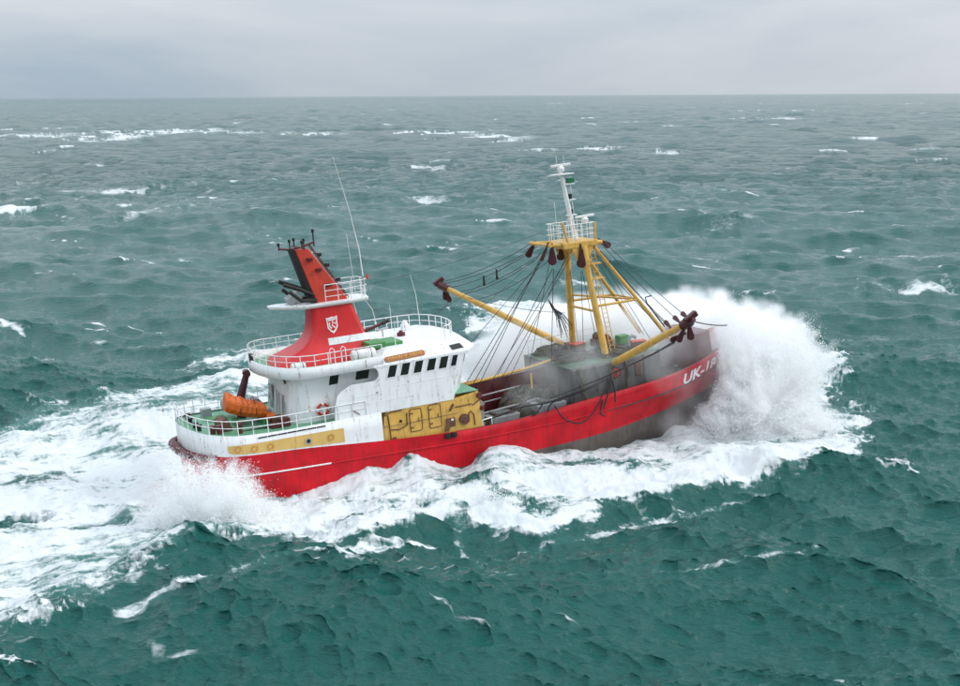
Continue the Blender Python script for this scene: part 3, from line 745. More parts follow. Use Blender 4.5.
# front windows
def fpt(u, v, i, out):
    a0, a1 = Vector((*fr_lo[i], 3.6)), Vector((*fr_lo[i + 1], 3.6)); b0, b1 = Vector((*fr_hi[i], 6.7)), Vector((*fr_hi[i + 1], 6.7))
    p = a0.lerp(a1, u).lerp(b0.lerp(b1, u), v); nrm = (a1 - a0).cross(b0 - a0).normalized()
    if nrm.x < 0: nrm = -nrm
    return p + nrm * out
for i in range(4):
    for u0, u1 in ((0.12, 0.46), (0.54, 0.88)):
        mb = MB(); mb.add([fpt(u0, .74, i, .015), fpt(u1, .74, i, .015), fpt(u1, .96, i, .015), fpt(u0, .96, i, .015)], [(0, 1, 2, 3)])
        mb.build('window', 'window_glass', wheelhouse)
# brow: sloping fascia and roof
brow_lo = [(10.9, -4.22), (17.25, -4.22), (18.3, -2.9), (18.7, 0), (18.3, 2.9), (17.25, 4.22), (10.9, 4.22)]
brow_up = [(12.1, -3.42), (16.85, -3.42), (17.5, -2.3), (17.8, 0), (17.5, 2.3), (16.85, 3.42), (12.1, 3.42)]
mb = MB(); mb.loft([[(a, b, 6.62) for a, b in brow_lo], [(a, b, 6.72 + (0.06 if a > 17 else 0)) for a, b in brow_lo], [(a, b, 7.50) for a, b in brow_up]])
roof = mb.build('wheelhouse_roof', 'white_paint', ship, 0.03)
# dark brow windows at the forward corners
for s in (-1, 1):
    A0, A1 = Vector((16.2, s * 4.0, 6.93)), Vector((17.2, s * 4.0, 6.93))
    def bp_(x, z):
        t = (z - 6.72) / 0.78; return (x - 0.5 * t, s * (4.22 - 0.80 * t + 0.03), z + 0.03)
    mb = MB(); mb.add([bp_(16.35, 6.88), bp_(17.20, 6.92), bp_(17.22, 7.20), bp_(16.45, 7.16)], [(0, 1, 2, 3)]); mb.build('brow_window', 'black_paint', roof)
    # carved name board
    mb = MB(); x0, x1 = 11.75, 14.45
    def nb(x, z, o):
        t = (z - 6.72) / 0.78; return (x, s * (4.22 - 0.80 * t + o), z + 0.6 * o)
    out_ = [(x0 + 0.02, 6.88), (x0 + 0.12, 6.82), (x1 - 0.12, 6.88), (x1, 6.95), (x1 - .02, 7.10), (x1 - 0.12, 7.16), (x0 + 0.12, 7.10), (x0, 7.04)]
    mb.prism(out_, nb, 0.01, 0.06); board = mb.build('name_board', 'board_wood', roof)
    xx = x0 + 0.22; k = 0
    while xx < x1 - 0.25:                                    # carved letters, too small to read
        w = (0.11, 0.07, 0.12, 0.09, 0.05, 0.11)[k % 6]
        zc = 6.965 + 0.022 * (xx - x0)
        mb = MB(); hgt = 0.08
        mb.prism([(xx, zc - hgt), (xx + w * 0.35, zc - hgt), (xx + w * 0.5, zc), (xx + w, zc - hgt * (k % 2)), (xx + w, zc + hgt), (xx, zc + hgt * (0.6 + 0.4 * (k % 3 > 0)))], nb, 0.061, 0.072); mb.build('carved_letter', 'gilt', board)
        xx += w + 0.055 + (0.12 if k == 8 else 0); k += 1
# roof rail round the front
rp = [(11.6, 3.2, 7.5), (13.5, 3.25, 7.5), (15.5, 3.2, 7.5), (16.6, 2.9, 7.5), (17.25, 1.9, 7.5), (17.5, 0.6, 7.5), (17.5, -0.6, 7.5), (17.25, -1.9, 7.5), (16.75, -2.8, 7.5), (16.2, -3.15, 7.5)]
railing(rp, (0.42, 0.82), roof, every=0.8, r=0.033, name='roof_railing')
mb = MB(); mb.tube([(14.6, 0.3, 7.45), (14.6, 0.3, 7.72)], 0.28, 12); mb.tube([(14.6, 0.3, 7.72), (14.6, 0.3, 7.85)], [0.16, 0.1], 10); mb.build('roof_vent', 'maroon', roof)
mb = MB(); mb.tube([(13.6, 1.0, 7.5), (13.6, 1.0, 7.95)], 0.05, 8); mb.box((13.6, 1.0, 8.0), (1.1, 0.14, 0.12), Matrix.Rotation(0.5, 3, 'Z')); mb.build('searchlight', 'grey_steel', roof, 0.02)
mb = MB(); mb.box((11.9, -1.9, 7.68), (1.1, 1.5, 0.36)); mb.build('roof_hatch', 'hatch_green', roof, 0.05)
mb = MB(); mb.box((13.0, -1.5, 7.60), (1.3, 1.9, 0.22)); mb.build('roof_hatch', 'hatch_green', roof, 0.05)
mb = MB(); mb.box((15.6, 2.1, 7.68), (0.5, 0.5, 0.4)); mb.tube([(15.6, 2.1, 7.88), (15.6, 2.1, 8.15)], [0.25, 0.12], 12); mb.build('satellite_dome', 'white_paint', roof, 0.04)

# ---- bridge deck abaft the wheelhouse with its white bulwark band
def band_outline(off):
    p = [(11.6, -4.18 + off)] + [(x, -4.18 + off) for x in (10, 8.5, 7.3)]
    for i in range(1, 12):
        a = math.pi * i / 12; p.append((7.3 - (2.75 - off) * math.sin(a) ** 0.75, (-4.18 + off) * math.cos(a)))
    p += [(x, 4.18 - off) for x in (7.3, 8.5, 10)] + [(11.6, 4.18 - off)]
    return p
bo, bi = band_outline(0), band_outline(0.12)
def lift(x): return 0.05 * max(0, 7 - x)
mb = MB()
mb.loft([[(a, b, 6.62 + lift(a)) for a, b in bi], [(a + 0.0, b, 6.62 + lift(a)) for a, b in bo], [(a, b, 7.30 + 1.3 * lift(a)) for a, b in bo], [(a, b, 7.30 + 1.3 * lift(a)) for a, b in bi], [(a, b, 6.80 + lift(a)) for a, b in bi]], 0, False, (False, False), True)
mb.add([(a, b, 6.60 + lift(a)) for a, b in bi], [tuple(range(len(bi)))])
bridge_deck = mb.build('bridge_deck', 'white_paint', ship)
mb = MB(); mb.add([(a, b, 6.86 + lift(a)) for a, b in bi], [tuple(range(len(bi)))]); mb.build('deck_plating', 'deck_green', bridge_deck)
path = [(a, b, 7.30 + 1.3 * lift(a)) for a, b in band_outline(0.06)]
railing(path, (0.35, 0.70), bridge_deck, every=0.85, r=0.030)
MB().box((4.66, 0.5, 7.6), (0.2, 0.35, 0.55)).build('stern_lamp', 'black_paint', bridge_deck, 0.03)
for x in (8.3, 9.0):                                       # boarding gate hoops
    MB().tube([(x, -4.13, 7.3), (x, -4.13, 8.15), (x + 0.12, -4.13, 8.28), (x + 0.28, -4.13, 8.15), (x + 0.28, -4.13, 7.3)], 0.03, 6).build('gate_hoop', 'white_paint', bridge_deck)

# ---- funnel with its skirt, band, crest
F_SEC = [(6.85, 5.75, 12.35, 1.75), (7.30, 6.0, 12.20, 1.62), (7.62, 6.75, 12.08, 1.42), (7.95, 7.55, 11.96, 1.25), (8.3, 8.02, 11.83, 1.14), (8.75, 8.30, 11.66, 1.06), (9.3, 8.42, 11.48, 1.0), (9.9, 8.46, 11.28, 0.95), (10.35, 8.48, 11.14, 0.92)]
def f_ring(z, xa, xf, w):
    r = min(0.35, w * 0.4)
    o = []
    for cx, cy, a0 in ((xf - r, w - r, 0), (xa + r, w - r, 90), (xa + r, -w + r, 180), (xf - r, -w + r, 270)):
        for i in range(5):
            a = math.radians(a0 + 22.5 * i); o.append((cx + r * math.cos(a), cy + r * math.sin(a), z))
    return o
def f_at(z): return [interp(z, [(s_[0], s_[k]) for s_ in F_SEC]) for k in (1, 2, 3)]
mb = MB(); mb.loft([f_ring(*s_) for s_ in F_SEC], 0, True, (True, True), True)
funnel = mb.build('funnel', 'funnel_red', ship)
mb = MB(); rg = []
for z in (7.92, 8.12, 8.34):
    a, b, w = f_at(z); rg.append([(p[0], p[1] * 1.012, p[2] + 0.05 * (p[0] - 10) * 0) for p in f_ring(z, max(a, 9.0), b + 0.015, w + 0.012)])
mb.loft(rg, 0, True, (False, False), True); mb.build('funnel_band', 'white_paint', funnel)
for s in (-1, 1):                                           # crest: shield outline, field, charges
    def cf(a, b, d):
        z = 9.16 + b; w = f_at(z)[2]; return (9.62 + a, s * (w + d), z)
    sh = lambda k: [(-.33 * k, .40 * k), (-.20 * k, .37 * k), (0, .42 * k), (.2 * k, .40 * k), (.33 * k, .46 * k), (.31 * k, .1 * k), (.30 * k, -.15 * k), (.16 * k, -.38 * k), (.02, -.50 * k), (-.14 * k, -.38 * k), (-.29 * k, -.18 * k), (-.30 * k, .1 * k)]
    crest = MB().prism(sh(1.12), cf, -0.03, 0.03).build('crest', 'white_paint', funnel)
    MB().prism(sh(0.84), cf, 0.031, 0.04).build('crest_field', 'funnel_red', crest)
    for poly in ([(-.24, .22), (.24, .26), (.24, .33), (-.24, .30)], [(-.02, .18), (.07, .2), (.09, .08), (.0, -.04), (.12, -.12), (.18, -.22), (.10, -.24), (.03, -.14), (-.06, -.06), (.02, .07)], [(-.22, .12), (-.14, .14), (-.16, -.08), (-.05, -.2), (-.09, -.27), (-.22, -.12)], [(.14, .13), (.22, .12), (.22, .02), (.16, -.02)]):
        MB().prism(poly, cf, 0.041, 0.05).build('crest_charge', 'white_paint', crest)
# platform and pointed wing
pl = [(5.95, -0.25), (6.6, -0.75), (8.0, -1.15), (10.9, -1.2), (12.2, -0.95), (12.35, 0), (12.2, 0.95), (10.9, 1.2), (8.0, 1.15), (6.6, 0.75), (5.95, 0.25)]
pz = lambda a: 10.36 + 0.07 * max(0, 8 - a)
mb = MB(); mb.loft([[(a + 0.15 if a < 7 else a, b * 0.9, pz(a) - 0.03) for a, b in pl], [(a, b, pz(a) + 0.10) for a, b in pl], [(a, b, pz(a) + 0.20) for a, b in pl]]); mb.build('radar_platform', 'white_paint', funnel, 0.02)
railing([(9.35, -1.1, 10.55), (10.9, -1.12, 10.55), (12.15, -0.88, 10.55), (12.25, 0, 10.55), (12.15, 0.88, 10.55), (10.9, 1.12, 10.55), (9.35, 1.1, 10.55)], (0.38, 0.75, 1.12), funnel, every=0.8, r=0.03, name='platform_railing')
MB().tube([(12.3, -0.8, 11.65), (12.3, -0.8, 11.95)], [0.09, 0.05], 8).build('alarm_lamp', 'lifebuoy_red', funnel)
# upper funnel mast, raked aft
def um(z): t = (z - 10.5) / 3.5; return 8.95 - 1.0 * t, 11.0 - 2.2 * t, 0.62 - 0.27 * t
mb = MB(); mb.loft([[(um(z)[0], -um(z)[2], z), (um(z)[1], -um(z)[2], z), (um(z)[1], um(z)[2], z), (um(z)[0], um(z)[2], z)] for z in (10.5, 11.4, 12.3, 13.2, 13.95)]); upper = mb.build('funnel_mast', 'orange_red', ship, 0.05)
mb = MB(); mb.loft([[(um(z)[0] - 0.32, -um(z)[2] * .8, z), (um(z)[0] - 0.01, -um(z)[2] * 1.02, z), (um(z)[0] - 0.01, um(z)[2] * 1.02, z), (um(z)[0] - 0.32, um(z)[2] * .8, z)] for z in (10.6, 12, 14.05)]); mb.build('exhaust_trunk', 'soot_black', upper, 0.04)
for s, zz in ((-1, 0.0), (1, 0.1)):
    MB().tube([(8.9, s * 0.45, 11.0 + zz), (8.0, s * 0.5, 11.5 + zz), (6.95, s * 0.5, 11.95 + zz)], 0.13, 10).build('exhaust_pipe', 'soot_black', upper)
    MB().tube([(8.9, s * 0.7, 10.75), (7.9, s * 0.75, 10.85), (7.2, s * 0.8, 11.5)], 0.12, 10).build('exhaust_pipe', 'soot_black', upper)
MB().box((7.6, 0, 11.0), (0.9, 0.9, 0.5), Matrix.Rotation(-0.5, 3, 'Y')).build('silencer', 'grey_steel', upper, 0.05)
mb = MB()
for s in (-1, 1): mb.tube([(11.15, s * 0.22, 10.6), (8.95, s * 0.2, 14.2)], 0.035, 6)
for i in range(14):
    t = i / 13.0; mb.tube([(11.1 - 2.15 * t, -0.22, 10.7 + 3.4 * t), (11.1 - 2.15 * t, 0.22, 10.7 + 3.4 * t)], 0.025, 5)
mb.build('ladder', 'maroon', upper)
for z, dx in ((11.6, 0.0), (12.6, 0.1), (13.3, 0.05)):
    MB().box((um(z)[1] - 0.5 + dx, -um(z)[2] - 0.12, z), (0.34, 0.24, 0.2)).build('floodlight', 'maroon', upper, 0.03)
    MB().box((um(z)[1] + 0.25, -0.3, z + 0.2), (0.24, 0.24, 0.22)).build('floodlight', 'black_paint', upper, 0.03)
MB().tube([(6.95, -0.2, 14.15), (7.6, -0.2, 14.02), (8.4, -0.2, 14.08), (9.3, -0.2, 14.32)], 0.07, 6).build('yard', 'maroon', upper)
MB().tube([(8.3, -1.3, 14.08), (8.3, 1.3, 14.08)], 0.06, 6).build('yard', 'maroon', upper)
for x, y, h in ((7.0, -.2, .3), (7.7, -.2, .45), (8.3, -.8, .35), (8.6, -.2, .4), (9.25, -.2, .9), (8.3, .9, .4)):
    mb = MB(); mb.tube([(x, y, 14.05), (x, y, 14.1 + h)], 0.045, 6); mb.tube([(x, y, 14.0 + h), (x, y, 14.2 + h)], 0.09, 8); mb.build('signal_lamp', 'black_paint', upper)
# red davit arm with lamp pointing forward from the funnel
mb = MB(); mb.tube([(11.6, -0.9, 8.35), (13.0, -1.0, 8.75)], [0.12, 0.09], 8); mb.tube([(12.9, -1.0, 8.72), (13.35, -1.0, 8.86)], 0.14, 8, 1); mb.build('water_cannon', ['maroon', 'black_paint'], funnel)
# aerials
def whip(name, pts, r, parent): return MB().tube(pts, r, 6).build(name, 'antenna_white', parent)
base = Vector((12.1, -0.5, 10.5)); 
whip('whip_aerial', [base, base + Vector((0.02, 0, 1.4)), base + Vector((-0.05, 0, 3.0)), base + Vector((-0.45, 0, 5.6)), base + Vector((-1.15, 0, 8.9))], [0.05, 0.045, 0.035, 0.025, 0.012], funnel)
MB().tube([base + Vector((0, 0, 0.8)), base + Vector((0.01, 0, 1.35))], 0.07, 8).build('aerial_mount', 'grey_steel', funnel)
whip('whip_aerial', [(11.9, 0.6, 10.5), (11.7, 0.6, 14.5)], 0.014, funnel)
for x, y, h, d in ((12.6, 2.6, 2.9, -.4), (14.0, 2.9, 2.6, -.9), (16.9, 2.6, 3.6, -.4), (13.0, -2.8, 1.6, 0.1), (15.0, 3.0, 1.7, 0)):
    whip('whip_aerial', [(x, y, 7.5), (x + d * .3, y, 7.5 + h * .6), (x + d, y, 7.5 + h)], [0.03, 0.02, 0.012], roof)

# ---- yellow deckhouse beneath the wheelhouse
yp = [(11.12, 2.05), (11.25, 3.45), (11.5, 3.78), (15.95, 3.78), (17.6, 4.02), (17.75, 1.0), (13.0, 1.0)]
mb = MB(); mb.prism([(11.13, 1.4), (11.16, 2.6), (11.3, 3.5), (11.55, 3.79), (16.02, 3.79), (17.75, 4.05), (17.9, 0.9), (12, 0.9)], xz, -4.155, 4.155)
yhouse = mb.build('yellow_deckhouse', 'yellow_paint', ship, 0.05)
def door(x, z, w, h, y):
    s = -1; pts = []
    for cx, cz, a0 in ((w / 2 - .1, h / 2 - .1, 0), (-w / 2 + .1, h / 2 - .1, 90), (-w / 2 + .1, -h / 2 + .1, 180), (w / 2 - .1, -h / 2 + .1, 270)):
        for i in range(4):
            a = math.radians(a0 + 30 * i); pts.append((x + cx + .1 * math.cos(a), z + cz + .1 * math.sin(a)))
    o = MB().prism(pts, xz, y, y - 0.03).build('door', 'yellow_paint', yhouse)
    loop = [(a, y - 0.03, b) for a, b in pts]; MB().tube(loop + loop[:1], 0.028, 5).build('door_seal', 'rusty_steel', o)
    for dz in (-.45, .45): MB().box((x - w / 2 + 0.12, y - 0.055, z + dz), (0.18, 0.05, 0.07)).build('hinge', 'rusty_steel', o)
    MB().tube([(x + w * .25, y - .03, z - .15), (x + w * .25, y - .08, z + .15)], 0.025, 5).build('handle', 'rusty_steel', o)
door(13.35, 2.95, 0.78, 1.4, -4.16); door(14.65, 2.98, 0.80, 1.45, -4.16)
for pts in ([(11.55, -4.19, 3.55), (11.62, -4.19, 1.9)], [(11.65, -4.19, 2.62), (12.2, -4.19, 2.55), (12.75, -4.19, 2.72), (12.78, -4.19, 3.5)], [(16.05, -4.19, 3.28), (17.2, -4.19, 3.30)], [(16.95, -4.19, 2.2), (16.95, -4.19, 2.75), (17.1, -4.19, 2.85), (17.3, -4.19, 2.6), (17.32, -4.19, 1.9)], [(17.25, -4.19, 3.2), (17.8, -4.17, 3.5)], [(11.3, -4.18, 3.55), (11.7, -4.19, 3.72), (12.5, -4.19, 3.74)]):
    MB().tube(pts, 0.035, 6).build('pipe', 'rusty_steel', yhouse)
MB().box((15.8, -4.2, 3.3), (0.12, 0.08, 0.5), Matrix.Rotation(0.6, 3, 'Y')).build('bracket', 'rusty_steel', yhouse)
mb = MB(); mb.box((15.65, -4.22, 2.38), (0.62, 0.12, 0.55)); mb.box((15.45, -4.26, 2.2), (0.3, 0.1, 0.7), Matrix.Rotation(0.4, 3, 'Y')); mb.build('vent_box', 'rusty_steel', yhouse, 0.03)
mb = MB(); mb.tube([(16.6, -4.15, 2.42), (16.6, -4.32, 2.42)], 0.34, 16); mb.tube([(16.6, -4.32, 2.42), (16.6, -4.36, 2.42)], [0.22, 0.18], 12); mb.build('round_vent', 'rusty_steel', yhouse)
MB().box((15.75, -4.29, 2.55), (0.16, 0.04, 0.12)).build('deck_light', 'white_paint', yhouse)
MB().box((11.85, -4.2, 1.95), (0.22, 0.1, 0.34)).build('electrical_box', 'rusty_steel', yhouse, 0.02)
MB().tube([(12.35, -4.16, 3.05), (12.35, -4.22, 3.05)], 0.09, 10).build('lamp', 'black_paint', yhouse)
MB().add([(16.2, -4.1, 4.08), (17.8, -4.1, 4.09), (17.8, 4.1, 4.09), (16.2, 4.1, 4.08)], [(0, 1, 2, 3)]).build('deck_plating', 'deck_green', yhouse)
for x, z, r in ((17.72, 3.75, .2), (17.85, 2.9, .16)): MB().tube([(x, -4.05, z), (x + .1, -4.25, z)], r, 10).build('lamp', 'maroon', yhouse)
MB().tube([(8.0, -4.24, 2.95), (11.0, -4.24, 2.9), (12.5, -4.24, 2.85), (16.2, -4.25, 2.9)], 0.016, 5).build('guard_wire', 'steel_wire', yhouse)
# rust run and small vent on the white side, rail bits
MB().box((10.05, -4.235, 3.35), (0.10, 0.06, 0.5)).build('overboard_pipe', 'rusty_steel', wheelhouse, 0.02)
MB().tube([(9.3, -4.21, 4.3), (9.75, -4.22, 3.95)], 0.03, 6).build('bracket', 'rusty_steel', wheelhouse)
MB().tube([(10.35, -4.2, 3.2), (10.35, -4.26, 3.2)], 0.12, 12).build('side_lamp', 'black_paint', wheelhouse)
MB().tube([(11.0, -4.2, 5.1), (11.0, -4.24, 5.1)], 0.06, 10).build('vent', 'grey_steel', wheelhouse)
for x0, x1, z in ((8.9, 13.2, 4.55), (8.6, 11.2, 5.05), (12.2, 15.9, 5.35)): MB().tube([(x0, -4.195, z - .02), (x1, -4.195, z)], 0.018, 5).build('weld_seam', 'white_paint', wheelhouse)

# ---- raised foredeck shelter, grey and stained, rounded at its fore end
def shelter_outline(off, top):
    p = [(24.9, -3.55 + off)]
    p += [(x, -3.55 + off) for x in (26.5, 28, 30.5)]
    for i in range(1, 7):
        a = math.radians(15 * i); p.append((30.7 + (1.55 - off) * math.sin(a), -3.55 + off + 1.2 * (1 - math.cos(a))))
    q = [(a, -b) for a, b in reversed(p)]
    return p + q
so = shelter_outline(0, 0); zt = lambda x: interp(x, [(22, 4.05), (27, 4.22), (32.3, 4.42)])
mb = MB()
mb.loft([[(a, b, interp(a, SHEER) - 1.1) for a, b in so], [(a, b, zt(a) - 0.16) for a, b in so], [(a - 0.04 * (a > 24), b * 0.985, zt(a) - 0.04) for a, b in so], [(a - 0.1 * (a > 24), b * 0.955, zt(a)) for a, b in so]], 0, True, (False, False), False)
mb.add([(a - 0.1 * (a > 24), b * 0.955, zt(a)) for a, b in so], [tuple(range(len(so)))], 1)
shelter = mb.build('foredeck_shelter', ['shelter_grey', 'wet_green'], ship)
for x in (25.8, 27.4, 29.0, 30.4):
    MB().box((x, -3.575, 2.9 + 0.05 * (x - 24)), (0.09, 0.05, 2.1)).build('wall_stiffener', 'shelter_grey', shelter)
MB().box((29.9, -3.58, 3.4), (0.5, 0.05, 0.9)).build('shelter_door', 'rusty_steel', shelter, 0.04)
railing([(25.2, 3.4, 4.15), (27, 3.42, 4.2), (29, 3.42, 4.3), (31.5, 2.9, 4.42)], (0.45, 0.9), shelter, mat='white_paint', every=1.0)
mb = MB(); mb.box((29.8, 0.9, 4.6), (1.1, 1.6, 0.5)); mb.tube([(29.8, 0.2, 4.95), (29.8, 1.7, 4.95)], 0.33, 14); mb.build('windlass', 'rusty_steel', shelter, 0.04)
mb = MB(); mb.box((31.2, 0.5, 4.7), (0.8, 0.7, 0.6)); mb.build('deck_locker', 'hatch_green', shelter, 0.05)
MB().tube([(30.9, -1.0, 4.4), (30.9, -1.0, 5.0), (31.1, -1.0, 5.15), (31.4, -1.0, 5.0)], 0.13, 10).build('ventilator', 'grey_steel', shelter)
# mooring bitt and breakwater on the fore deck
mb = MB(); mb.tube([(32.95, -3.45, 1.7), (32.95, -3.45, 3.05)], 0.15, 10); mb.tube([(32.95, -3.45, 3.0), (32.95, -3.45, 3.1)], 0.2, 10); mb.build('mooring_bitt', 'black_paint', ship)
mb = MB(); mb.loft([[(35.2, -2.95, 1.9), (36.95, -2.3, 2.2), (36.95, 2.3, 2.2), (35.2, 2.95, 1.9)], [(35.6, -2.35, 4.72), (36.9, -1.9, 4.78), (36.9, 1.9, 4.78), (35.6, 2.35, 4.72)]]); mb.build('breakwater', 'maroon', ship, 0.06)

# ---- working deck: centre bulkhead with its yellow pipe rail
mb = MB(); mb.box((21.4, 0.2, 2.22), (7.0, 0.12, 2.8), Matrix.Rotation(-0.055, 3, 'Y')); bulk = mb.build('deck_bulkhead', 'maroon', ship)
for x in (18.4, 19.6, 20.8, 22.0, 23.2, 24.4): MB().box((x, 0.11, 2.1), (0.1, 0.08, 2.4)).build('stiffener', 'maroon', bulk)
MB().tube([(17.85, 0.1, 3.52), (20.3, 0.1, 3.68), (23.2, 0.1, 3.9), (25.6, -0.2, 4.32)], 0.10, 10).build('pipe_rail', 'yellow_paint', bulk)
MB().tube([(22.85, -1.5, 1.0), (22.85, -1.5, 3.9)], 0.07, 8).build('deck_post', 'yellow_paint', ship)
MB().tube([(17.95, -1.2, 4.0), (19.2, -1.25, 4.1)], 0.05, 8).build('pipe_rail', 'yellow_paint', bulk)
for x0, y0, z0, x1, y1, z1, r in ((18.2, -0.6, 2.7, 22.4, -0.7, 3.0, .06), (18.2, -0.5, 2.2, 22.4, -0.6, 2.5, .05), (18.3, -2.0, 1.9, 23, -2.2, 2.3, .07)):
    MB().tube([(x0, y0, z0), (x1, y1, z1)], r, 8).build('deck_pipe', 'grey_steel', bulk)
mb = MB(); mb.tube([(18.15, -3.3, 1.0), (18.15, -3.3, 2.9), (18.35, -3.3, 3.05)], 0.24, 12); mb.build('air_pipe', 'grey_steel', ship)
MB().tube([(17.95, -3.95, 1.65), (17.95, -3.95, 2.05), (18.6, -3.95, 2.12), (18.6, -3.95, 1.6)], 0.05, 8).build('bulwark_hoop', 'white_paint', ship)

# ---- gantry
gan = MB().box((27.4, 0, 12.0), (2.6, 2.7, 0.42)).build('gantry', 'yellow_paint', ship, 0.05)
tag(gan, 'yellow gantry head box')
LEG = {}
for s in (-1, 1):
    p0, p1 = Vector((28.45, s * 2.75, 1.2)), Vector((27.62, s * 1.15, 11.85)); LEG[s] = (p0, p1)
    MB().tube([p0, p0.lerp(p1, .3), p0.lerp(p1, .8), p1], [0.27, 0.24, 0.22, 0.30], 14).build('leg', 'yellow_paint', gan)
    MB().tube([p0.lerp(p1, .22), p0.lerp(p1, .29)], 0.36, 12).build('leg_collar', 'rusty_steel', gan)
def legp(s, z): p0, p1 = LEG[s]; return p0.lerp(p1, (z - p0.z) / (p1.z - p0.z))
# forward stays and cross bars
for s in (-1, 1):
    MB().tube([(28.5, s * 1.15, 11.75), (33.6, s * 2.0, 4.6)], 0.13, 10).build('forward_stay', 'yellow_paint', gan)
    a = legp(s, 7.75); b = Vector((28.5, s * 1.15, 11.75)).lerp(Vector((33.6, s * 2.0, 4.6)), 0.56)
    MB().tube([a, b], 0.09, 8).build('cross_bar', 'yellow_paint', gan)
    MB().tube([b, legp(-s, 8.2) if s < 0 else b + Vector((0.01, -3.2, 0.02))], 0.07, 8).build('cross_bar', 'yellow_paint', gan)
MB().tube([legp(-1, 7.4), legp(1, 7.4)], 0.09, 8).build('cross_bar', 'yellow_paint', gan)
MB().tube([(32.3, -1.95, 7.9), (31.8, -1.95, 7.85), (31.9, -1.95, 7.4), (33.2, -1.95, 5.6)], 0.05, 6).build('stay_hook', 'black_paint', gan)
# ladder up the after side of the near leg
mb = MB(); a0, a1 = legp(-1, 2.5) + Vector((.45, 0, 0)), legp(-1, 11.6) + Vector((.45, 0, 0))
for d in (0, 0.36): mb.tube([a0 + Vector((d, 0, 0)), a1 + Vector((d, 0, 0))], 0.03, 6)
for i in range(30): c = a0.lerp(a1, i / 29.0); mb.tube([c, c + Vector((.36, 0, 0))], 0.022, 5)
mb.build('ladder', 'yellow_paint', gan)
for z in (9.6, 10.6): c = legp(-1, z) + Vector((.65, 0, 0)); MB().box(c, (0.8, 0.7, 0.06)).build('ladder_cage', 'yellow_paint', gan)
# head: outriggers with sheaves, plates, brackets
for s in (-1, 1):
    MB().tube([(26.3, s * 0.9, 12.05), (25.0, s * 1.0, 12.2)], [0.2, 0.14], 10).build('outrigger', 'yellow_paint', gan)
    MB().tube([(28.6, s * 0.9, 12.0), (29.4, s * 1.0, 11.9)], [0.2, 0.14], 10).build('outrigger', 'yellow_paint', gan)
    MB().prism([(26.7, 11.85), (27.1, 10.9), (27.5, 11.0), (27.9, 10.8), (28.4, 11.85)], xz, s * 1.2, s * 1.3).build('gusset', 'yellow_paint', gan)
MB().tube([(25.05, -1.5, 12.2), (25.05, 1.5, 12.2)], 0.12, 8).build('outrigger', 'yellow_paint', gan)
# crow's-nest rail and mast
railing([(26.2, -1.2, 12.22), (28.6, -1.2, 12.22), (28.6, 1.2, 12.22), (26.2, 1.2, 12.22), (26.2, -1.2, 12.22)], (0.4, 0.75, 1.15), gan, mat='white_paint', every=0.7, r=0.03, name='platform_railing')
MB().tube([(26.5, -1.2, 12.2), (26.15, -1.2, 13.6)], 0.08, 8).build('rail_post', 'yellow_paint', gan)
MB().tube([(28.6, -1.2, 12.2), (28.68, -1.2, 13.4)], 0.08, 8).build('rail_post', 'yellow_paint', gan)
mb = MB(); mb.tube([(27.75, 0, 12.2), (27.3, 0, 14.9), (26.95, 0, 16.95)], [0.20, 0.16, 0.12], 12); mast = mb.build('mast', 'antenna_white', ship)
MB().tube([(27.2, -.7, 12.25), (27.45, -0.02, 14.0)], 0.05, 6).build('mast_strut', 'antenna_white', mast); MB().tube([(27.2, .7, 12.25), (27.45, 0.02, 14.0)], 0.05, 6).build('mast_strut', 'antenna_white', mast)
MB().prism([(26.0, 0), (26.6, -.35), (27.3, -.35), (28.0, 0), (27.3, .35), (26.6, .35)], lambda a, b, d: (a, b, 16.68 + d - 0.02 * (a - 27) ** 2), 0, 0.07).build('crosstree', 'antenna_white', mast)
def radar(c, ln, nm='radar'):
    mb = MB(); mb.tube([(c[0], c[1], c[2] - .42), (c[0], c[1], c[2] - .2)], [0.22, 0.26], 14); mb.tube([(c[0], c[1], c[2] - .2), (c[0], c[1], c[2] - .05)], [0.26, 0.12], 14)
    o = mb.build(nm, 'antenna_white', mast)
    MB().box(c, (ln, 0.12, 0.16), Matrix.Rotation(-0.03, 3, 'Y')).build('scanner', 'antenna_white', o, 0.03)
radar((27.0, 0, 17.32), 1.5); radar((28.4, -0.3, 13.75), 1.45)
for z, mt, sz in ((16.25, 'lamp_green', .22), (15.18, 'black_paint', .15), (14.15, 'black_paint', .16)):
    x = 27.55; mb = MB(); mb.tube([(x, 0, z - .16), (x, 0, z + .16)], sz, 10)
    if mt == 'lamp_green': mb = MB().box((x + .1, 0, z), (0.5, 0.3, 0.34))
    o = mb.build('mast_lamp', mt, mast, 0.02)
    MB().box((x, 0, z - .24), (0.75, 0.3, 0.06)).build('lamp_bracket', 'antenna_white', o)
MB().tube([(27.75, 0, 13.9), (27.62, 0, 16.5)], 0.025, 6).build('cable_run', 'antenna_white', mast)
for x, y, z0, z1 in ((25.75, -1.2, 12.3, 15.0), (27.0, -1.2, 12.2, 13.9), (26.75, 0, 17.4, 18.0), (27.3, 0, 17.4, 17.9)): MB().tube([(x, y, z0), (x - .05, y, z1)], 0.018, 5).build('whip_aerial', 'antenna_white', mast)

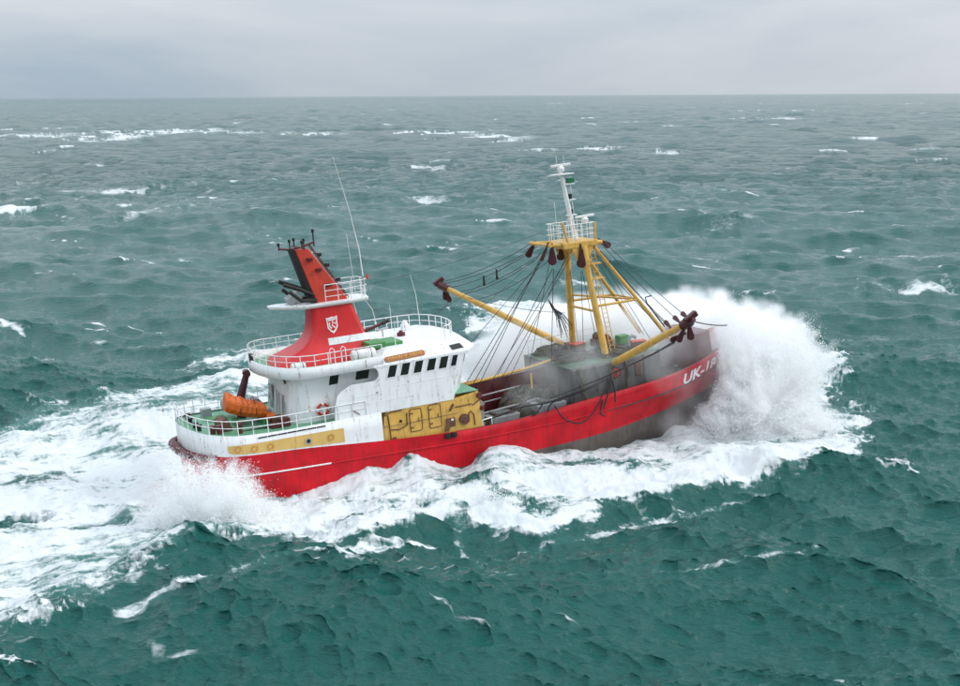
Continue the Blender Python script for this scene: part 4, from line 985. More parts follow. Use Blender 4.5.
# ---- blocks (sheave between two cheek plates) and booms
def block(c, ln, r, axis, parent, mat='block_red', yaw=0.0, name='block'):
    """hanging block: c is the eye, axis points down the block"""
    ax = Vector(axis).normalized(); sd = ax.cross(Vector((0, 1, 0))).normalized() if abs(ax.y) < .9 else ax.cross(Vector((1, 0, 0))).normalized()
    sd = Matrix.Rotation(yaw, 3, ax) @ sd; nn = ax.cross(sd).normalized(); c = Vector(c)
    ln, r = ln * .8, r * .62
    out_ = [(0, -.35 * r), (0, .35 * r)] + [(ln - r + r * math.sin(a), r * math.cos(a)) for a in np.linspace(0, math.pi, 11)]
    fn = lambda a, b, d: c + ax * a + sd * b + nn * d
    o = None
    for k in (-1, 1):
        mb = MB().prism(out_, fn, k * r * .28, k * r * .46)
        if o is None: o = mb.build(name, mat, parent, 0.02)
        else: mb.build('cheek_plate', mat, o, 0.02)
    m2 = c + ax * (ln - r)
    MB().tube([m2 - nn * r * .26, m2 + nn * r * .26], r * .82, 14).build('sheave', 'black_paint', o)
    MB().tube([c - ax * .3, c + ax * .1], 0.07, 8).build('shackle', 'black_paint', o)
    return o
block((25.35, -1.05, 12.0), 1.45, .46, (-.05, 0, -1), gan, yaw=0.3); block((27.35, -1.35, 11.75), 1.65, .48, (-.03, 0, -1), gan, yaw=0.2)
block((25.1, 1.1, 12.1), 1.2, .35, (-.6, .2, -1), gan); block((29.2, -1.0, 12.0), 0.9, .35, (.7, -.3, -.6), gan); block((24.9, -1.2, 12.15), 1.3, .2, (-.55, 0, -1), gan)
block((27.2, 1.3, 11.7), 1.2, .42, (0, 0, -1), gan)
BOOM = {-1: (Vector((28.1, -2.95, 3.85)), Vector((27.75, -13.3, 8.1))), 1: (Vector((28.3, 2.95, 4.2)), Vector((22.95, 13.0, 8.45)))}
boom_o = {}
for s, (p, q) in BOOM.items():
    d = (q - p)
    o = MB().tube([p, p.lerp(q, .12), p.lerp(q, .5), p.lerp(q, .9), q], [0.19, 0.235, 0.235, 0.19, 0.17], 14).build('outrigger_boom', 'yellow_paint', ship); boom_o[s] = o
    u = d.normalized()
    mb = MB(); mb.tube([q - u * .75, q + u * .1], 0.31, 10); mb.tube([q + u * .1, q + u * .6], [0.25, 0.13], 8); mb.build('boom_head', 'block_red', o)
    mb = MB(); mb.box(p, (0.7, 0.5, 0.8)); mb.build('boom_hinge', 'rusty_steel', o, 0.05)
    fx = Vector((0.25, 0, 0.1)) if s < 0 else Vector((-.4, 0, 0.1))
    block(q - u * .5 + Vector((0, 0, -.1)), 1.35, .30, (-.25 * s * -1, 0, -1) if s > 0 else (-.45, .2, -1), o, yaw=.5)
    block(q - u * .2 + Vector((0.1, 0, -.2)), 1.1, .34, (.1, 0, -1), o)
    if s < 0:
        block(q - u * 1.0 + Vector((0, 0, -.55)), 1.0, .28, (-.95, .1, -.3), o)
    mb = MB(); mb.box(q + u * .2 + Vector((0, 0, .25)), (0.9, 0.35, 0.35), Matrix.Rotation(-.5, 3, 'Y')); mb.build('head_fitting', 'block_red', o, 0.05)
# ---- standing and running rigging: one wire, one piece
def wire(a, b, sag=0.0, r=0.022, n=7, parent=ship, mat='steel_wire', name='wire'):
    a, b = Vector(a), Vector(b)
    pts = [a.lerp(b, t) - Vector((0, 0, sag * 4 * t * (1 - t))) for t in np.linspace(0, 1, n if sag else 2)]
    return MB().tube(pts, r, 5).build(name, mat, parent)
qs, qp = BOOM[-1][1], BOOM[1][1]; us, up_ = (qs - BOOM[-1][0]).normalized(), (qp - BOOM[1][0]).normalized()
# topping lifts, starboard
for k, (back, topx, topy, topz) in enumerate(((0.2, 29.3, -1.1, 12.0), (1.2, 29.2, -.9, 11.8), (2.4, 29.0, -.7, 11.6), (2.55, 28.9, -1.2, 11.4), (3.3, 28.7, -1.1, 11.0))):
    e = qs - us * back + Vector((0, 0, .3)); t = Vector((topx, topy, topz))
    if k in (0, 1, 2):
        d_ = (t - e).normalized(); block(e, 0.95, .24, d_, boom_o[-1], yaw=.6, name='lift_block')
    wire(e + (t - e).normalized() * .8, t, 0.12, 0.024)
# topping lifts, port
for back, tx, ty, tz in ((0.0, 25.0, 1.1, 12.25), (0.3, 25.1, .6, 12.0), (1.1, 25.0, 1.2, 11.7), (2.0, 25.2, .4, 11.5), (2.4, 25.3, 1.0, 11.2), (3.6, 26.0, .8, 10.9)):
    wire(qp - up_ * back + Vector((0, 0, .25)), (tx, ty, tz), 0.35, 0.024)
for t in (.42, .58):
    c = (qp - up_ * 1.1).lerp(Vector((25.0, 1.2, 11.7)), t); block(c - Vector((0, 0, .35)), .55, .15, (0, 0, -1), boom_o[1], 'black_paint', name='lift_block')
wire(qp - up_ * 2.0, (27.4, 1.5, 7.0), 0.25, 0.02)
# falls from the gantry head to the deck before the wheelhouse
FALL = [((25.2, -.6, 11.8), (18.3, -1.6, 3.6)), ((25.1, -.3, 11.4), (18.1, -.9, 3.6)), ((25.0, 0, 11.3), (18.4, -2.4, 3.7)), ((26.9, -.9, 11.6), (19.6, -1.3, 3.3)), ((26.8, -.6, 11.5), (20.9, -1.4, 3.2)), ((26.9, -.7, 11.2), (20.6, -1.1, 3.5)),
        ((25.35, -1.05, 10.6), (24.6, -1.0, 3.4)), ((25.3, -1.0, 10.6), (21.3, .6, 3.6)), ((27.35, -1.35, 10.2), (28.2, -1.4, 4.3)), ((27.3, -1.3, 10.2), (27.2, -1.0, 4.3)), ((27.8, 1.2, 10.6), (28.1, 1.3, 4.4)), ((26.3, .8, 11.6), (23.8, .6, 3.9)), ((26.2, 1.0, 11.5), (18.0, 1.9, 4.1)), ((29.1, .8, 11.5), (33.3, 1.0, 4.6)), ((28.9, -.4, 11.6), (32.8, -.6, 4.6))]
for a, b in FALL: wire(a, b, 0.0, 0.026 if a[0] < 25.5 else 0.021)
# thin stays seen against the spray
for a, b in (((12.2, 0.9, 11.0), (25.6, 0.8, 12.9)), ((17.4, 2.0, 8.2), (25.4, 1.1, 12.3)), ((17.9, -.5, 7.6), (25.3, -.7, 12.1))): wire(a, b, 0.25, 0.012)
wire(qs + us * .3, qs + Vector((2.4, -.4, -.5)), 0.1, 0.035)
wire(qs - us * .6 + Vector((-.5, 0, -.8)), (26.0, -3.6, 3.0), 0.15, 0.03); wire(qs - us * .9 + Vector((-.6, 0, -.9)), (23.0, -3.8, 2.6), 0.2, 0.03); wire(qs - us * 1.2 + Vector((-.4, 0, -.9)), (27.6, -3.3, 3.3), 0.1, 0.026)
wire(qp - up_ * .8 + Vector((0, 0, -.9)), (17.2, 2.7, 7.6), 0.1, 0.026)
# frayed chafing gear half-way up a fall
ctr = Vector((25.15, -.9, 8.0))
mb = MB()
for i in range(16):
    a = random.uniform(-.5, .5); e = ctr + Vector((random.uniform(.3, 1.5), random.uniform(-.3, .3), -1.1 - random.uniform(0, 1.3)))
    mb.tube([ctr + Vector((-.3, 0, .6)), ctr + Vector((a * .2, 0, 0)), ctr.lerp(e, .5) + Vector((.1, 0, .1)), e], 0.022, 4)
mb.build('chafing_gear', 'rope_dark', ship)
# bundle of wires and the block at the foot of the near leg
lb = MB().tube([(28.05, -3.3, 3.45), (28.05, -3.75, 3.45)], 0.40, 16).build('lead_block', 'block_red', ship)
MB().tube([(28.05, -3.76, 3.45), (28.05, -3.80, 3.45)], 0.30, 16).build('sheave', 'orange_red', lb)
for i in range(4):
    a = i * math.pi / 4; MB().tube([(28.05 + .3 * math.cos(a), -3.81, 3.45 + .3 * math.sin(a)), (28.05 - .3 * math.cos(a), -3.81, 3.45 - .3 * math.sin(a))], 0.035, 5).build('spoke', 'maroon', lb)
def rope(pts, r=0.045, name='hanging_wire'):
    P_ = [Vector(p) for p in pts]; out_ = []
    for i in range(len(P_) - 1):
        p0, p1, p2, p3 = P_[max(i - 1, 0)], P_[i], P_[i + 1], P_[min(i + 2, len(P_) - 1)]
        for t in np.linspace(0, 1, 6)[:-1]:
            out_.append(0.5 * ((2 * p1) + (p2 - p0) * t + (2 * p0 - 5 * p1 + 4 * p2 - p3) * t * t + (3 * p1 - p0 - 3 * p2 + p3) * t ** 3))
    out_.append(P_[-1])
    return MB().tube(out_, r, 6).build(name, 'rope_dark', ship)
rope([(27.4, -4.0, 3.35), (26.6, -4.5, 3.3), (25.2, -4.55, 2.95), (24.0, -4.5, 2.75), (22.4, -4.45, 2.5), (20.6, -4.3, 2.5), (18.8, -3.9, 2.05), (17.9, -3.8, 1.9)], 0.055)
rope([(27.4, -4.0, 3.3), (26.2, -4.5, 3.1), (24.6, -4.5, 2.75), (22.8, -4.45, 2.45), (22.4, -4.42, 1.9)], 0.05)
rope([(27.3, -4.05, 3.3), (26.6, -4.6, 2.6), (25.8, -4.62, 1.5), (25.0, -4.62, .85), (24.2, -4.6, .85), (23.4, -4.6, 1.35), (22.9, -4.5, 2.2)], 0.05)
rope([(27.4, -4.05, 3.2), (26.9, -4.55, 2.4), (26.45, -4.6, 1.4)], 0.05); rope([(27.5, -4.1, 3.2), (27.45, -4.5, 2.4), (27.4, -4.55, 1.7)], 0.06)
rope([(26.6, -4.3, 1.9), (26.2, -4.6, 1.2), (26.5, -4.62, 0.9)], 0.06); rope([(22.2, -4.3, 2.5), (21.6, -4.35, 1.9), (21.3, -4.3, 1.85)], 0.045)

# ================================================================== things carried on board
def thing(name, label, cat, local, rot=None, group=None):
    return tag(empty(name, local, rot), label, cat, group)
# rescue boat under an orange cover
t = thing('rescue_boat', 'rescue boat under an orange cover on the green aft deck', 'boat', (3.6, -0.9, 3.95), Matrix.Rotation(0.12, 4, 'Y'))
secs = []
for i in range(15):
    u = i / 14.0; x = -1.4 + 2.4 * u
    w = 0.88 * min(1, .45 + 1.9 * u) ; hk = 1.36 - .32 * u + .16 * (1 - u) ** 2; rg_ = hk + .42 - .30 * u + .05 * math.sin(u * 19); low = .34 + .42 * (1 - u) ** 2.2
    fo = .03 * (1 if i % 2 else -1)
    secs.append([(x, -w * .6, low), (x, -w * .95 + fo, low + .30), (x, -w, hk - .12), (x + .02, -w * .93 - fo, hk + .02), (x, -w * .4, (hk + rg_) / 2 + .04 + fo), (x, 0, rg_), (x, w * .4, (hk + rg_) / 2 + .04 - fo), (x + .02, w * .93, hk + .02), (x, w, hk - .12), (x, w * .95, low + .3), (x, w * .6, low)])
MB().loft(secs, 0, True, (True, True), False).build('cover', 'orange_cover', t)
for s in (-.62, .62): MB().tube([(1.0, s, .42), (1.5, s, .40)], 0.26, 12).build('sponson', 'orange_cover', t)
MB().box((1.35, 0, .5), (0.3, .5, .5)).build('outboard_engine', 'grey_steel', t, 0.05)
for x in (-.7, .9): MB().box((x, 0, .12), (0.18, 1.5, .34)).build('chock', 'hatch_green', t, 0.02)
for x in (-.6, .35): MB().tube([(x, -.86, .6), (x, -.87, 1.0), (x, -.4, 1.42 - .1 * x), (x, 0, 1.56 - .12 * x), (x, .4, 1.42 - .1 * x), (x, .87, 1.0)], 0.025, 5).build('strap', 'rope_dark', t)
# davit: post, arm, drum - part of the ship's fittings
mb = MB(); mb.tube([(3.75, 1.0, 3.8), (3.85, 1.0, 5.1)], 0.3, 12); dv = mb.build('davit', 'block_red', ship)
MB().tube([(3.75, 1.0, 4.9), (4.0, .95, 5.6), (4.35, .9, 6.55)], [0.28, 0.24, 0.19], 10).build('davit_arm', 'block_red', dv)
MB().tube([(4.3, .6, 6.6), (4.4, 1.2, 6.6)], 0.24, 12).build('davit_head', 'block_red', dv)
MB().tube([(3.3, 1.3, 4.6), (3.3, 2.4, 4.6)], 0.5, 16).build('winch_drum', 'grey_steel', dv); MB().tube([(4.6, .4, 4.6), (4.6, 1.6, 4.6)], 0.42, 16).build('winch_drum', 'grey_steel', dv)
# mooring winch and bollards on the aft deck
mb = MB(); mb.tube([(1.9, -2.3, 4.35), (1.9, -1.1, 4.35)], .36, 14); mb.box((1.9, -1.7, 4.05), (.9, 1.1, .3)); mb.build('mooring_winch', 'rusty_steel', quarterdeck, 0.04)
for x, y in ((1.1, -2.6), (1.45, -2.75), (2.6, -3.1), (.5, -1.6), (.45, -.9), (.45, .6), (.6, 1.9)):
    mb = MB(); mb.tube([(x, y, 3.85), (x, y, 4.45)], .15, 10); mb.tube([(x, y, 4.4), (x, y, 4.5)], .2, 10); mb.build('bollard', 'maroon' if x > .55 else 'black_paint', quarterdeck)
for x, y, sx_, sy_, sz_, mt in ((5.2, -1.9, .7, .8, .45, 'rusty_steel'), (4.9, -3.0, .9, .35, .3, 'maroon'), (5.4, -2.9, .6, .5, .5, 'maroon'), (2.2, 1.4, 1.2, 1.0, .3, 'hatch_green'), (1.9, 2.6, .6, .6, .7, 'grey_steel'), (3.7, -2.7, 1.8, .12, .12, 'black_paint'), (1.0, -.5, .5, .5, .3, 'grey_steel')):
    MB().box((x, y, 3.78 + sz_ / 2), (sx_, sy_, sz_)).build('deck_locker', mt, quarterdeck, 0.03)
# lifebuoys
def lifebuoy(local, rot, label):
    o = thing('lifebuoy', label, 'lifebuoy', local, rot)
    def ring(a0, a1, mat, nm):
        n = 10; pts = [(0.33 * math.cos(a0 + (a1 - a0) * i / n), 0, 0.33 * math.sin(a0 + (a1 - a0) * i / n)) for i in range(n + 1)]
        MB().tube(pts, 0.085, 8).build(nm, mat, o)
    for k in range(4):
        a = k * math.pi / 2
        ring(a + .2, a + 1.37, 'lifebuoy_red', 'ring_segment'); ring(a - .2, a + .2, 'white_paint', 'white_band')
lifebuoy((7.75, -3.32, 4.45), None, 'red lifebuoy with white bands hung on the deckhouse side')
# life raft canisters on the bridge deck
def raft(local, ln, r, label, yaw=0):
    o = thing('life_raft_canister', label, 'life raft', local, Matrix.Rotation(yaw, 4, 'Z'))
    mb = MB(); mb.tube([(-ln / 2, 0, r + .12), (-ln / 2 + .08, 0, r + .12), (ln / 2 - .08, 0, r + .12), (ln / 2, 0, r + .12)], [r * .8, r, r, r * .8], 18); mb.build('canister', 'antenna_white', o)
    for x in (-.3 * ln, .3 * ln):
        MB().box((x, 0, .07), (.1, 1.5 * r, .14)).build('cradle', 'grey_steel', o)
        MB().tube([(x + (0 if k else 0), (r + .012) * math.cos(a), r + .12 + (r + .012) * math.sin(a)) for k, a in enumerate(np.linspace(0, 2 * math.pi, 19))], 0.018, 4).build('band', 'black_paint', o)
raft((10.75, -3.05, 6.87), 1.5, .36, 'long white life raft canister at the forward foot of the red funnel')
raft((6.55, -3.15, 6.90), .85, .26, 'short white life raft canister by the after end of the funnel skirt')
# fish handling gear on the working deck
def hopper(local, label, rz=0):
    o = thing('fish_hopper', label, 'hopper', local, Matrix.Rotation(rz, 4, 'Z'))
    MB().box((0, 0, .75), (1.9, 1.3, .55), None, 0, 1.12).build('tray', 'grey_steel', o, .05)
    for x in (-.75, .75):
        for y in (-.5, .5): MB().tube([(x, y, 0), (x, y, .6)], .06, 6).build('leg', 'grey_steel', o)
    MB().box((.1, 0, 1.10), (1.5, .9, .16), Matrix.Rotation(.08, 3, 'Y')).build('lid', 'shelter_grey', o, .04)
    MB().tube([(-.9, -.62, 1.12), (.9, -.62, 1.15)], .035, 6).build('handle_bar', 'rusty_steel', o)
hopper((19.9, -2.6, .85), 'grey steel fish hopper close to the yellow deckhouse', .1)
hopper((23.2, -2.95, 1.15), 'grey steel fish hopper beside the heaped net', -.05)
for i, (x, y, z, lab) in enumerate(((21.4, -3.1, .72, 'pale blue grey fish crate on deck between the two hoppers'), (18.9, -3.5, .66, 'small pale fish crate against the bulwark by the yellow deckhouse'), (21.6, -2.2, .72, 'grey fish crate on deck under the heaped net'))):
    o = thing('fish_crate', lab, 'crate', (x, y, z), Matrix.Rotation(.15 * i, 4, 'Z'), 'fish crates on the working deck')
    mb = MB(); mb.loft([[(-.4, -.28, 0), (.4, -.28, 0), (.4, .28, 0), (-.4, .28, 0)], [(-.45, -.32, .55), (.45, -.32, .55), (.45, .32, .55), (-.45, .32, .55)], [(-.41, -.28, .55), (.41, -.28, .55), (.41, .28, .55), (-.41, .28, .55)], [(-.37, -.25, .06), (.37, -.25, .06), (.37, .25, .06), (-.37, .25, .06)]]); mb.build('shell', 'grey_steel', o)
    for s in (-1, 1): MB().box((s * .46, 0, .42), (.05, .2, .06)).build('handle', 'black_paint', o)
# heaped nets: lumpy body with ropes wound over it
def net_heap(local, rx, ry, rz, label, seed):
    o = thing('fishing_net', label, 'net', local); r_ = random.Random(seed); ph = [r_.uniform(0, 6.3) for _ in range(8)]
    rings = []
    for i in range(15):
        v = math.pi * i / 28; rg = []
        for j in range(30):
            u = 2 * math.pi * j / 30
            k = 1 + .12 * math.sin(3 * u + ph[0]) + .10 * math.sin(5 * u + 3 * v + ph[1]) + .08 * math.sin(9 * u - 5 * v + ph[2]) + .07 * math.sin(14 * u + 9 * v + ph[3]) + r_.uniform(-.07, .07)
            rg.append((rx * k * math.cos(u) * math.cos(v), ry * k * math.sin(u) * math.cos(v), rz * (math.sin(v)) * (.85 + .3 * k - .15)))
        rings.append(rg)
    MB().loft(rings, 0, True, (True, True), True).build('heap', 'net_brown', o)
    for n in range(38):
        u0 = r_.uniform(0, 6.3); v0 = r_.uniform(.0, .6); pts = []
        for k in range(9):
            u = u0 + k * .16 * (1 if n % 2 else -1); v = v0 + .12 * k * r_.uniform(.6, 1.2); kk = 1.04 + .12 * math.sin(3 * u + ph[0]) + .1 * math.sin(5 * u + 3 * v + ph[1])
            pts.append((rx * kk * math.cos(u) * math.cos(v), ry * kk * math.sin(u) * math.cos(v), rz * math.sin(v) * (.7 + .3 * kk) + .03))
        MB().tube(pts, r_.uniform(.03, .06), 5).build('rope', ('net_brown', 'rope_dark', 'shelter_grey')[n % 3], o)
net_heap((22.3, -1.2, 1.0), 2.0, 1.1, 2.0, 'brown green net heaped on the working deck behind the hoppers', 3)
net_heap((26.3, -.6, 4.2), 1.3, 1.3, .6, 'tangled net lying on the grey shelter between the gantry legs', 9)
net_heap((24.0, -2.2, 1.2), 1.1, .9, 1.7, 'dark net piled high against the grey shelter wall', 17)
net_heap((29.0, -1.6, 4.25), 1.5, 1.2, .55, 'flat net spread on the shelter roof ahead of the starboard gantry leg', 23)
net_heap((26.4, 2.1, 4.2), 1.2, .9, .55, 'net bundled on the shelter roof beside the port gantry leg', 31)
for i_, (x, y, lab) in enumerate(((27.9, 1.0, 'wooden stowage box on the shelter roof amidships between the gantry legs'), (31.0, -2.0, 'wooden stowage box at the rounded fore end of the shelter roof'))):
    o = thing('stowage_box', lab, 'box', (x, y, zt(x) + .005), Matrix.Rotation(.2 - .5 * i_, 4, 'Z'), 'stowage boxes on the shelter roof')
    MB().box((0, 0, .28), (.95, .65, .52)).build('chest', 'rusty_steel', o, .03); MB().box((0, 0, .57), (1.02, .72, .07)).build('lid', 'orange_red', o, .02)
MB().tube([(25.3, -3.6, 4.1), (25.6, -3.75, 3.3), (25.4, -3.8, 2.6), (25.8, -3.78, 2.0)], .16, 8).build('hanging_cod_line', 'net_brown', shelter)
for x in (26.6, 27.6, 28.9): MB().tube([(x, -3.62, 4.1), (x + .15, -3.75, 3.2), (x - .05, -3.72, 2.4)], .10, 7).build('hanging_cod_line', 'net_brown', shelter)

# ================================================================== spray: water dust thrown up by the ship
def spray_material(name, density, nscale, lo, hi, aniso=0.15):
    m, nt, out = new_mat(name)
    N = nt.nodes.new; Lk = nt.links.new
    v = N('ShaderNodeVolumePrincipled'); v.inputs['Color'].default_value = (0.995, 0.997, 1.0, 1); v.inputs['Anisotropy'].default_value = aniso
    v.inputs['Density Attribute'].default_value = ''
    at = N('ShaderNodeAttribute'); at.attribute_name = 'density'
    tc = N('ShaderNodeNewGeometry')
    n = N('ShaderNodeTexNoise'); n.inputs['Scale'].default_value = nscale; n.inputs['Detail'].default_value = 4; n.inputs['Roughness'].default_value = 0.6
    Lk(tc.outputs['Position'], n.inputs['Vector'])
    r = N('ShaderNodeMapRange'); r.inputs['From Min'].default_value = lo; r.inputs['From Max'].default_value = hi; r.inputs['To Max'].default_value = density
    Lk(n.outputs['Fac'], r.inputs['Value'])
    mu = N('ShaderNodeMath'); mu.operation = 'MULTIPLY'; Lk(at.outputs['Fac'], mu.inputs[0]); Lk(r.outputs[0], mu.inputs[1])
    Lk(mu.outputs[0], v.inputs['Density'])
    Lk(v.outputs[0], out.inputs['Volume'])
    return m
def spray_cloud(name, label, pts, mat, voxel):
    """pts: (x, y, z, radius) world puffs -> one fog volume"""
    pts = np.array(pts, dtype=np.float32)
    me = bpy.data.meshes.new(name); me.vertices.add(len(pts)); me.vertices.foreach_set('co', pts[:, :3].ravel())
    a = me.attributes.new('radius', 'FLOAT', 'POINT'); a.data.foreach_set('value', pts[:, 3].copy()); me.update()
    o = bpy.data.objects.new(name, me); col.objects.link(o)
    ng = bpy.data.node_groups.new(name + '_nodes', 'GeometryNodeTree')
    ng.interface.new_socket('Geometry', in_out='INPUT', socket_type='NodeSocketGeometry'); ng.interface.new_socket('Geometry', in_out='OUTPUT', socket_type='NodeSocketGeometry')
    gi, go = ng.nodes.new('NodeGroupInput'), ng.nodes.new('NodeGroupOutput')
    na_ = ng.nodes.new('GeometryNodeInputNamedAttribute'); na_.data_type = 'FLOAT'; na_.inputs['Name'].default_value = 'radius'
    mp_ = ng.nodes.new('GeometryNodeMeshToPoints'); pv = ng.nodes.new('GeometryNodePointsToVolume'); pv.resolution_mode = 'VOXEL_SIZE'
    pv.inputs['Voxel Size'].default_value = voxel; pv.inputs['Density'].default_value = 1.0
    sm = ng.nodes.new('GeometryNodeSetMaterial'); sm.inputs['Material'].default_value = MATS[mat]
    l = ng.links.new
    l(gi.outputs[0], mp_.inputs['Mesh']); l(na_.outputs['Attribute'], mp_.inputs['Radius']); l(na_.outputs['Attribute'], pv.inputs['Radius'])
    l(mp_.outputs[0], pv.inputs['Points']); l(pv.outputs[0], sm.inputs['Geometry']); l(sm.outputs[0], go.inputs[0])
    md = o.modifiers.new('fog', 'NODES'); md.node_group = ng
    me.materials.append(MATS[mat])
    tag(o, label, 'spray', kind='stuff')
    return o
def at_depth(px, py, Y):
    d = fwd + rt * ((px - 480.0) / FPX) - upv * ((py - 343.0) / FPX); t = Y / d.y
    return np.array([d.x * t, d.y * t, CAM_H + d.z * t])
def in_poly(P, x, y):
    ins = False; n = len(P)
    for i in range(n):
        a, b = P[i], P[(i + 1) % n]
        if (a[1] > y) != (b[1] > y) and x < (b[0] - a[0]) * (y - a[1]) / (b[1] - a[1]) + a[0]: ins = not ins
    return ins
def edge_d(P, x, y):
    return float(polyline_dist(np.array(list(P) + [P[0]], float), np.array([x]), np.array([y]))[0][0])
def puffs(poly, n, Yfun, thick, rmin, rmax, seed, small=3, zmin=-0.3):
    """fill an outlined plume with puffs: large inside, small lumps near its skin"""
    r_ = random.Random(seed); out_ = []
    xs_ = [p[0] for p in poly]; ys_ = [p[1] for p in poly]
    k = 0
    while k < n:
        x, y = r_.uniform(min(xs_), max(xs_)), r_.uniform(min(ys_), max(ys_))
        if not in_poly(poly, x, y): continue
        k += 1
        Y = Yfun(x, y); s = Y / FPX; ed = edge_d(poly, x, y) * s
        R = min(rmax, max(rmin, ed * r_.uniform(.55, .95)))
        c = at_depth(x, y, Y + r_.gauss(0, thick * min(1, .35 + ed / 4)))
        if c[2] < zmin: continue
        out_.append((*c, R))
        for _ in range(small):
            v = np.array([r_.gauss(0, 1) for _ in range(3)]); v /= np.linalg.norm(v); q_ = c + v * R * .95
            if q_[2] > zmin: out_.append((*q_, R * r_.uniform(.25, .5)))
    return out_
spray_material('spray_dense', 0.80, 0.7, 0.22, 0.62, 0.0)
spray_material('spray_mist', 1.3, 0.30, 0.22, 0.70, 0.0)
spray_material('spray_veil', 0.13, 0.35, 0.35, 0.70, 0.0)
# water drops and torn shreds: tiny faceted flakes
m, nt, out = new_mat('spray_water')
b = nt.nodes.new('ShaderNodeBsdfDiffuse'); b.inputs['Color'].default_value = (0.975, 0.98, 0.985, 1)
b2 = nt.nodes.new('ShaderNodeBsdfTranslucent'); b2.inputs['Color'].default_value = (0.975, 0.98, 0.985, 1)
mxs = nt.nodes.new('ShaderNodeMixShader'); mxs.inputs[0].default_value = 0.45
nt.links.new(b.outputs[0], mxs.inputs[1]); nt.links.new(b2.outputs[0], mxs.inputs[2]); nt.links.new(mxs.outputs[0], out.inputs['Surface'])
def flakes(name, label, P, D, S):
    """P positions, D stretch directions, S sizes -> one mesh of small double-faced shreds"""
    n = len(P); r_ = np.random.default_rng(n)
    D = D / np.linalg.norm(D, axis=1)[:, None]; q_ = r_.normal(size=(n, 3)); s1 = np.cross(D, q_); s1 /= np.linalg.norm(s1, axis=1)[:, None]
    ln = S * r_.uniform(.8, 1.9, n); wd = S * r_.uniform(.35, .8, n); s2 = np.cross(D, s1)
    V = np.stack([P - D * ln[:, None], P + s1 * wd[:, None], P + D * ln[:, None], P - s1 * wd[:, None] * .6 + s2 * wd[:, None] * .5], 1).reshape(-1, 3)
    me = bpy.data.meshes.new(name); me.vertices.add(4 * n); me.vertices.foreach_set('co', V.astype(np.float32).ravel())
    me.loops.add(4 * n); me.loops.foreach_set('vertex_index', np.arange(4 * n, dtype=np.int32)); me.polygons.add(n); me.polygons.foreach_set('loop_start', np.arange(0, 4 * n, 4, dtype=np.int32))
    me.update(); me.validate(); me.materials.append(MATS['spray_water'])
    o = bpy.data.objects.new(name, me); col.objects.link(o); tag(o, label, 'spray', kind='stuff'); return o
def ray_len(poly, ox, oy, th):
    """distance from (ox, oy) to the outline in direction th"""
    c, s_ = math.cos(th), math.sin(th); best = 0
    for i in range(len(poly)):
        (x1, y1), (x2, y2) = poly[i], poly[(i + 1) % len(poly)]
        dx, dy = x2 - x1, y2 - y1; den = c * dy - s_ * dx
        if abs(den) < 1e-9: continue
        t = ((x1 - ox) * dy - (y1 - oy) * dx) / den; u = ((x1 - ox) * s_ - (y1 - oy) * c) / den
        if t > 0 and 0 <= u <= 1: best = max(best, t)
    return best
def fan(poly, o, th0, th1, njet, nper, Yc, thick, seed, fl=(.03, .075), puff=(0.25, 0.8), ragged=.085, nvol=11, drop=0.25, vol_to=1.0):
    """jets flung from a root o to a ragged outline; returns puffs for the fog and flakes (P, D, S)"""
    r_ = np.random.default_rng(seed); vol, P, D, S = [], [], [], []
    base_n = r_.normal(size=64)
    for j in range(njet):
        th = r_.uniform(th0, th1); k = (th - th0) / (th1 - th0) * 40
        L_ = ray_len(poly, o[0], o[1], th)
        if L_ <= 2: continue
        lobe = np.interp(k, range(64), base_n) * ragged * .5 + np.interp((k * 5.3) % 63, range(64), base_n) * ragged * .4
        Lf = L_ * (1 + lobe - abs(r_.normal(0, ragged * .55)) + (r_.random() < .12) * r_.uniform(0, .10))
        Y0_ = Yc + r_.normal(0, thick); dY = r_.normal(0, thick * .5)
        for f in r_.uniform(0.12, vol_to, nvol):
            c = at_depth(o[0] + math.cos(th) * Lf * f, o[1] + math.sin(th) * Lf * f, Y0_ + dY * f)
            if c[2] > -.2: vol.append((*c, r_.uniform(*puff) * (1.15 - .65 * f)))
        f = r_.beta(1.9, 1.1, nper) * r_.uniform(.93, 1.04)
        for ff in f:
            sp_ = .16 + .22 * ff
            c = at_depth(o[0] + math.cos(th) * Lf * ff, o[1] + math.sin(th) * Lf * ff + drop * 20 * max(0, ff - .8) ** 2, Y0_ + dY * ff) + r_.normal(0, sp_ * .55, 3)
            c2 = at_depth(o[0] + math.cos(th) * Lf * (ff + .1), o[1] + math.sin(th) * Lf * (ff + .1), Y0_ + dY * (ff + .1))
            if c[2] < -.3: continue
            P.append(c); D.append(c2 - c + r_.normal(0, .25, 3)); S.append(r_.uniform(*fl) * (2.2 - 1.5 * ff))
    return vol, np.array(P), np.array(D), np.array(S)
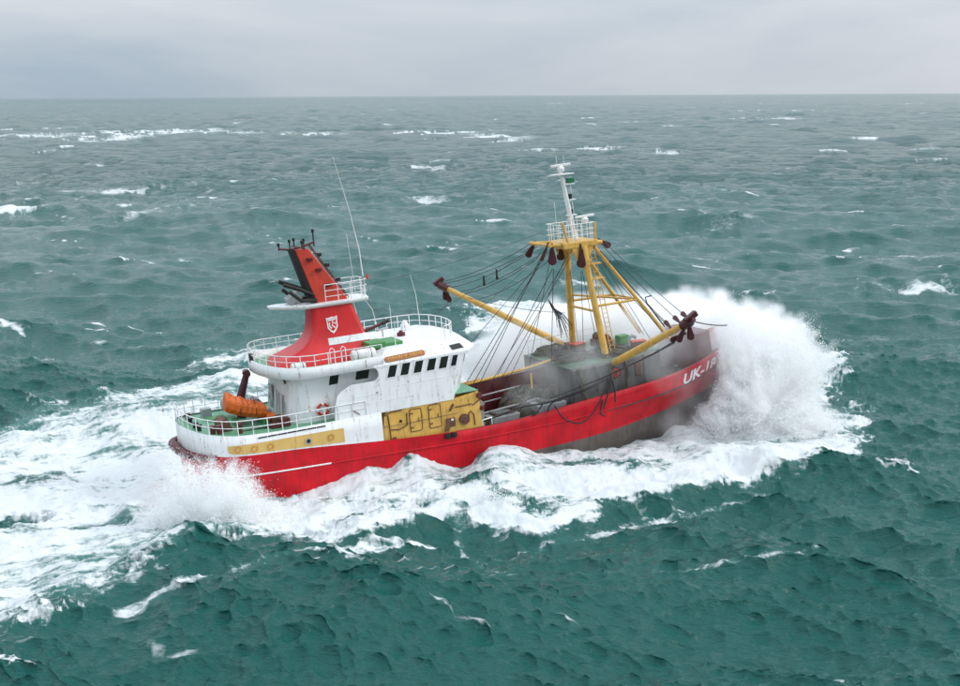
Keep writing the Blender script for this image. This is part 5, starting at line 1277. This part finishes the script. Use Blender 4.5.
# the burst at the bow, flung out to starboard and ahead
bow_out = [(655, 474), (662, 452), (692, 425), (714, 398), (720, 372), (718, 345), (714, 318), (735, 304), (770, 314), (805, 326), (828, 348), (833, 362), (824, 382), (810, 394), (822, 406), (840, 420), (850, 436), (840, 450), (800, 460), (765, 474), (715, 486), (668, 484)]
v1, P1, D1, S1 = fan(bow_out, (735, 455), -math.pi * 1.04, math.pi * .16, 950, 130, 89.8, 1.3, 4)
v2, P2_, D2, S2 = fan(bow_out, (765, 420), -math.pi * 1.6, math.pi * .12, 560, 90, 89.5, 1.5, 6)
r_ = random.Random(12); stem = []
for _ in range(150):
    p = SHIP @ Vector((r_.uniform(37.8, 43), r_.uniform(-3.6, -.4), r_.uniform(2.0, 5.6))); stem.append((p.x, p.y, p.z, r_.uniform(.4, .9)))
spray_cloud('stem_spray', 'white spray wrapped round the stem of the trawler', stem, 'spray_mist', 0.25)
spray_cloud('bow_spray', 'dense white burst of spray thrown up by the trawler bow', v1 + v2, 'spray_dense', 0.2)
flakes('bow_spray_drops', 'drops and torn shreds of water in the bow spray', np.vstack([P1, P2_]), np.vstack([D1, D2]), np.concatenate([S1, S2]))
# the sheet of water dust blown up on the far side of the fore deck
port_out = [(455, 400), (462, 360), (480, 330), (510, 312), (550, 302), (600, 294), (660, 288), (705, 290), (752, 304), (800, 322), (822, 345), (815, 400), (700, 420), (560, 405)]
mist = puffs(port_out, 420, lambda x, y: 97.5 + 0.012 * (x - 600), 2.0, 0.7, 3.2, 5, 2)
spray_cloud('drifting_spray', 'pale curtain of spray hanging beyond the gantry and foredeck', mist, 'spray_mist', 0.4)
# thin veil over the working deck and the bow plating
r_ = random.Random(3); veil = []
for _ in range(130):
    x = r_.uniform(20.5, 38); p = SHIP @ Vector((x, r_.uniform(-5.2, 3.5), r_.uniform(2.2, 4.6) + 0.06 * (x - 20))); veil.append((p.x, p.y, p.z, r_.uniform(.8, 1.7)))
for _ in range(60):
    x = r_.uniform(31, 39); p = SHIP @ Vector((x, -half_at(min(x, 38), 2.0) - r_.uniform(.2, 2.2), r_.uniform(-1.5, 3.5))); veil.append((p.x, p.y, p.z, r_.uniform(.6, 1.4)))
spray_cloud('deck_spray', 'thin veil of spray drifting over the trawler working deck', veil, 'spray_veil', 0.4)
# quarter wave bursting under the stern, and the splashes thrown up along the side
stern_out = [(168, 455), (200, 456), (222, 462), (246, 466), (262, 478), (285, 495), (300, 515), (285, 535), (230, 545), (180, 540), (150, 515), (150, 480)]
v3, P3, D3, S3 = fan(stern_out, (215, 528), -math.pi, 0, 420, 75, 69.5, .9, 9, (.02, .055), (.2, .6), .14, 5)
side = [([(440, 505), (462, 486), (474, 480), (505, 492), (535, 502), (556, 512), (540, 522), (500, 518)], (505, 512), 72.5, 150, 32), ([(560, 490), (600, 468), (660, 456), (700, 455), (740, 466), (700, 482), (620, 495)], (650, 485), 81.0, 150, 33)]
vs, Ps, Ds, Ss = [], [P3], [D3], [S3]
for poly, o_, Yc, nj, sd in side:
    v_, p_, d_, s_ = fan(poly, o_, -math.pi * 1.02, .1, nj, 60, Yc, .7, sd, (.02, .05), (.15, .45), .2, 3); vs += v_; Ps.append(p_); Ds.append(d_); Ss.append(s_)
spray_cloud('stern_spray', 'soft white spray bursting beside the trawler stern quarter', v3, 'spray_dense', 0.16)
spray_cloud('side_spray', 'low white splashes along the trawler starboard side', vs, 'spray_veil', 0.16)
flakes('side_spray_drops', 'drops and shreds of water flung up along the hull and stern', np.vstack(Ps), np.vstack(Ds), np.concatenate(Ss))
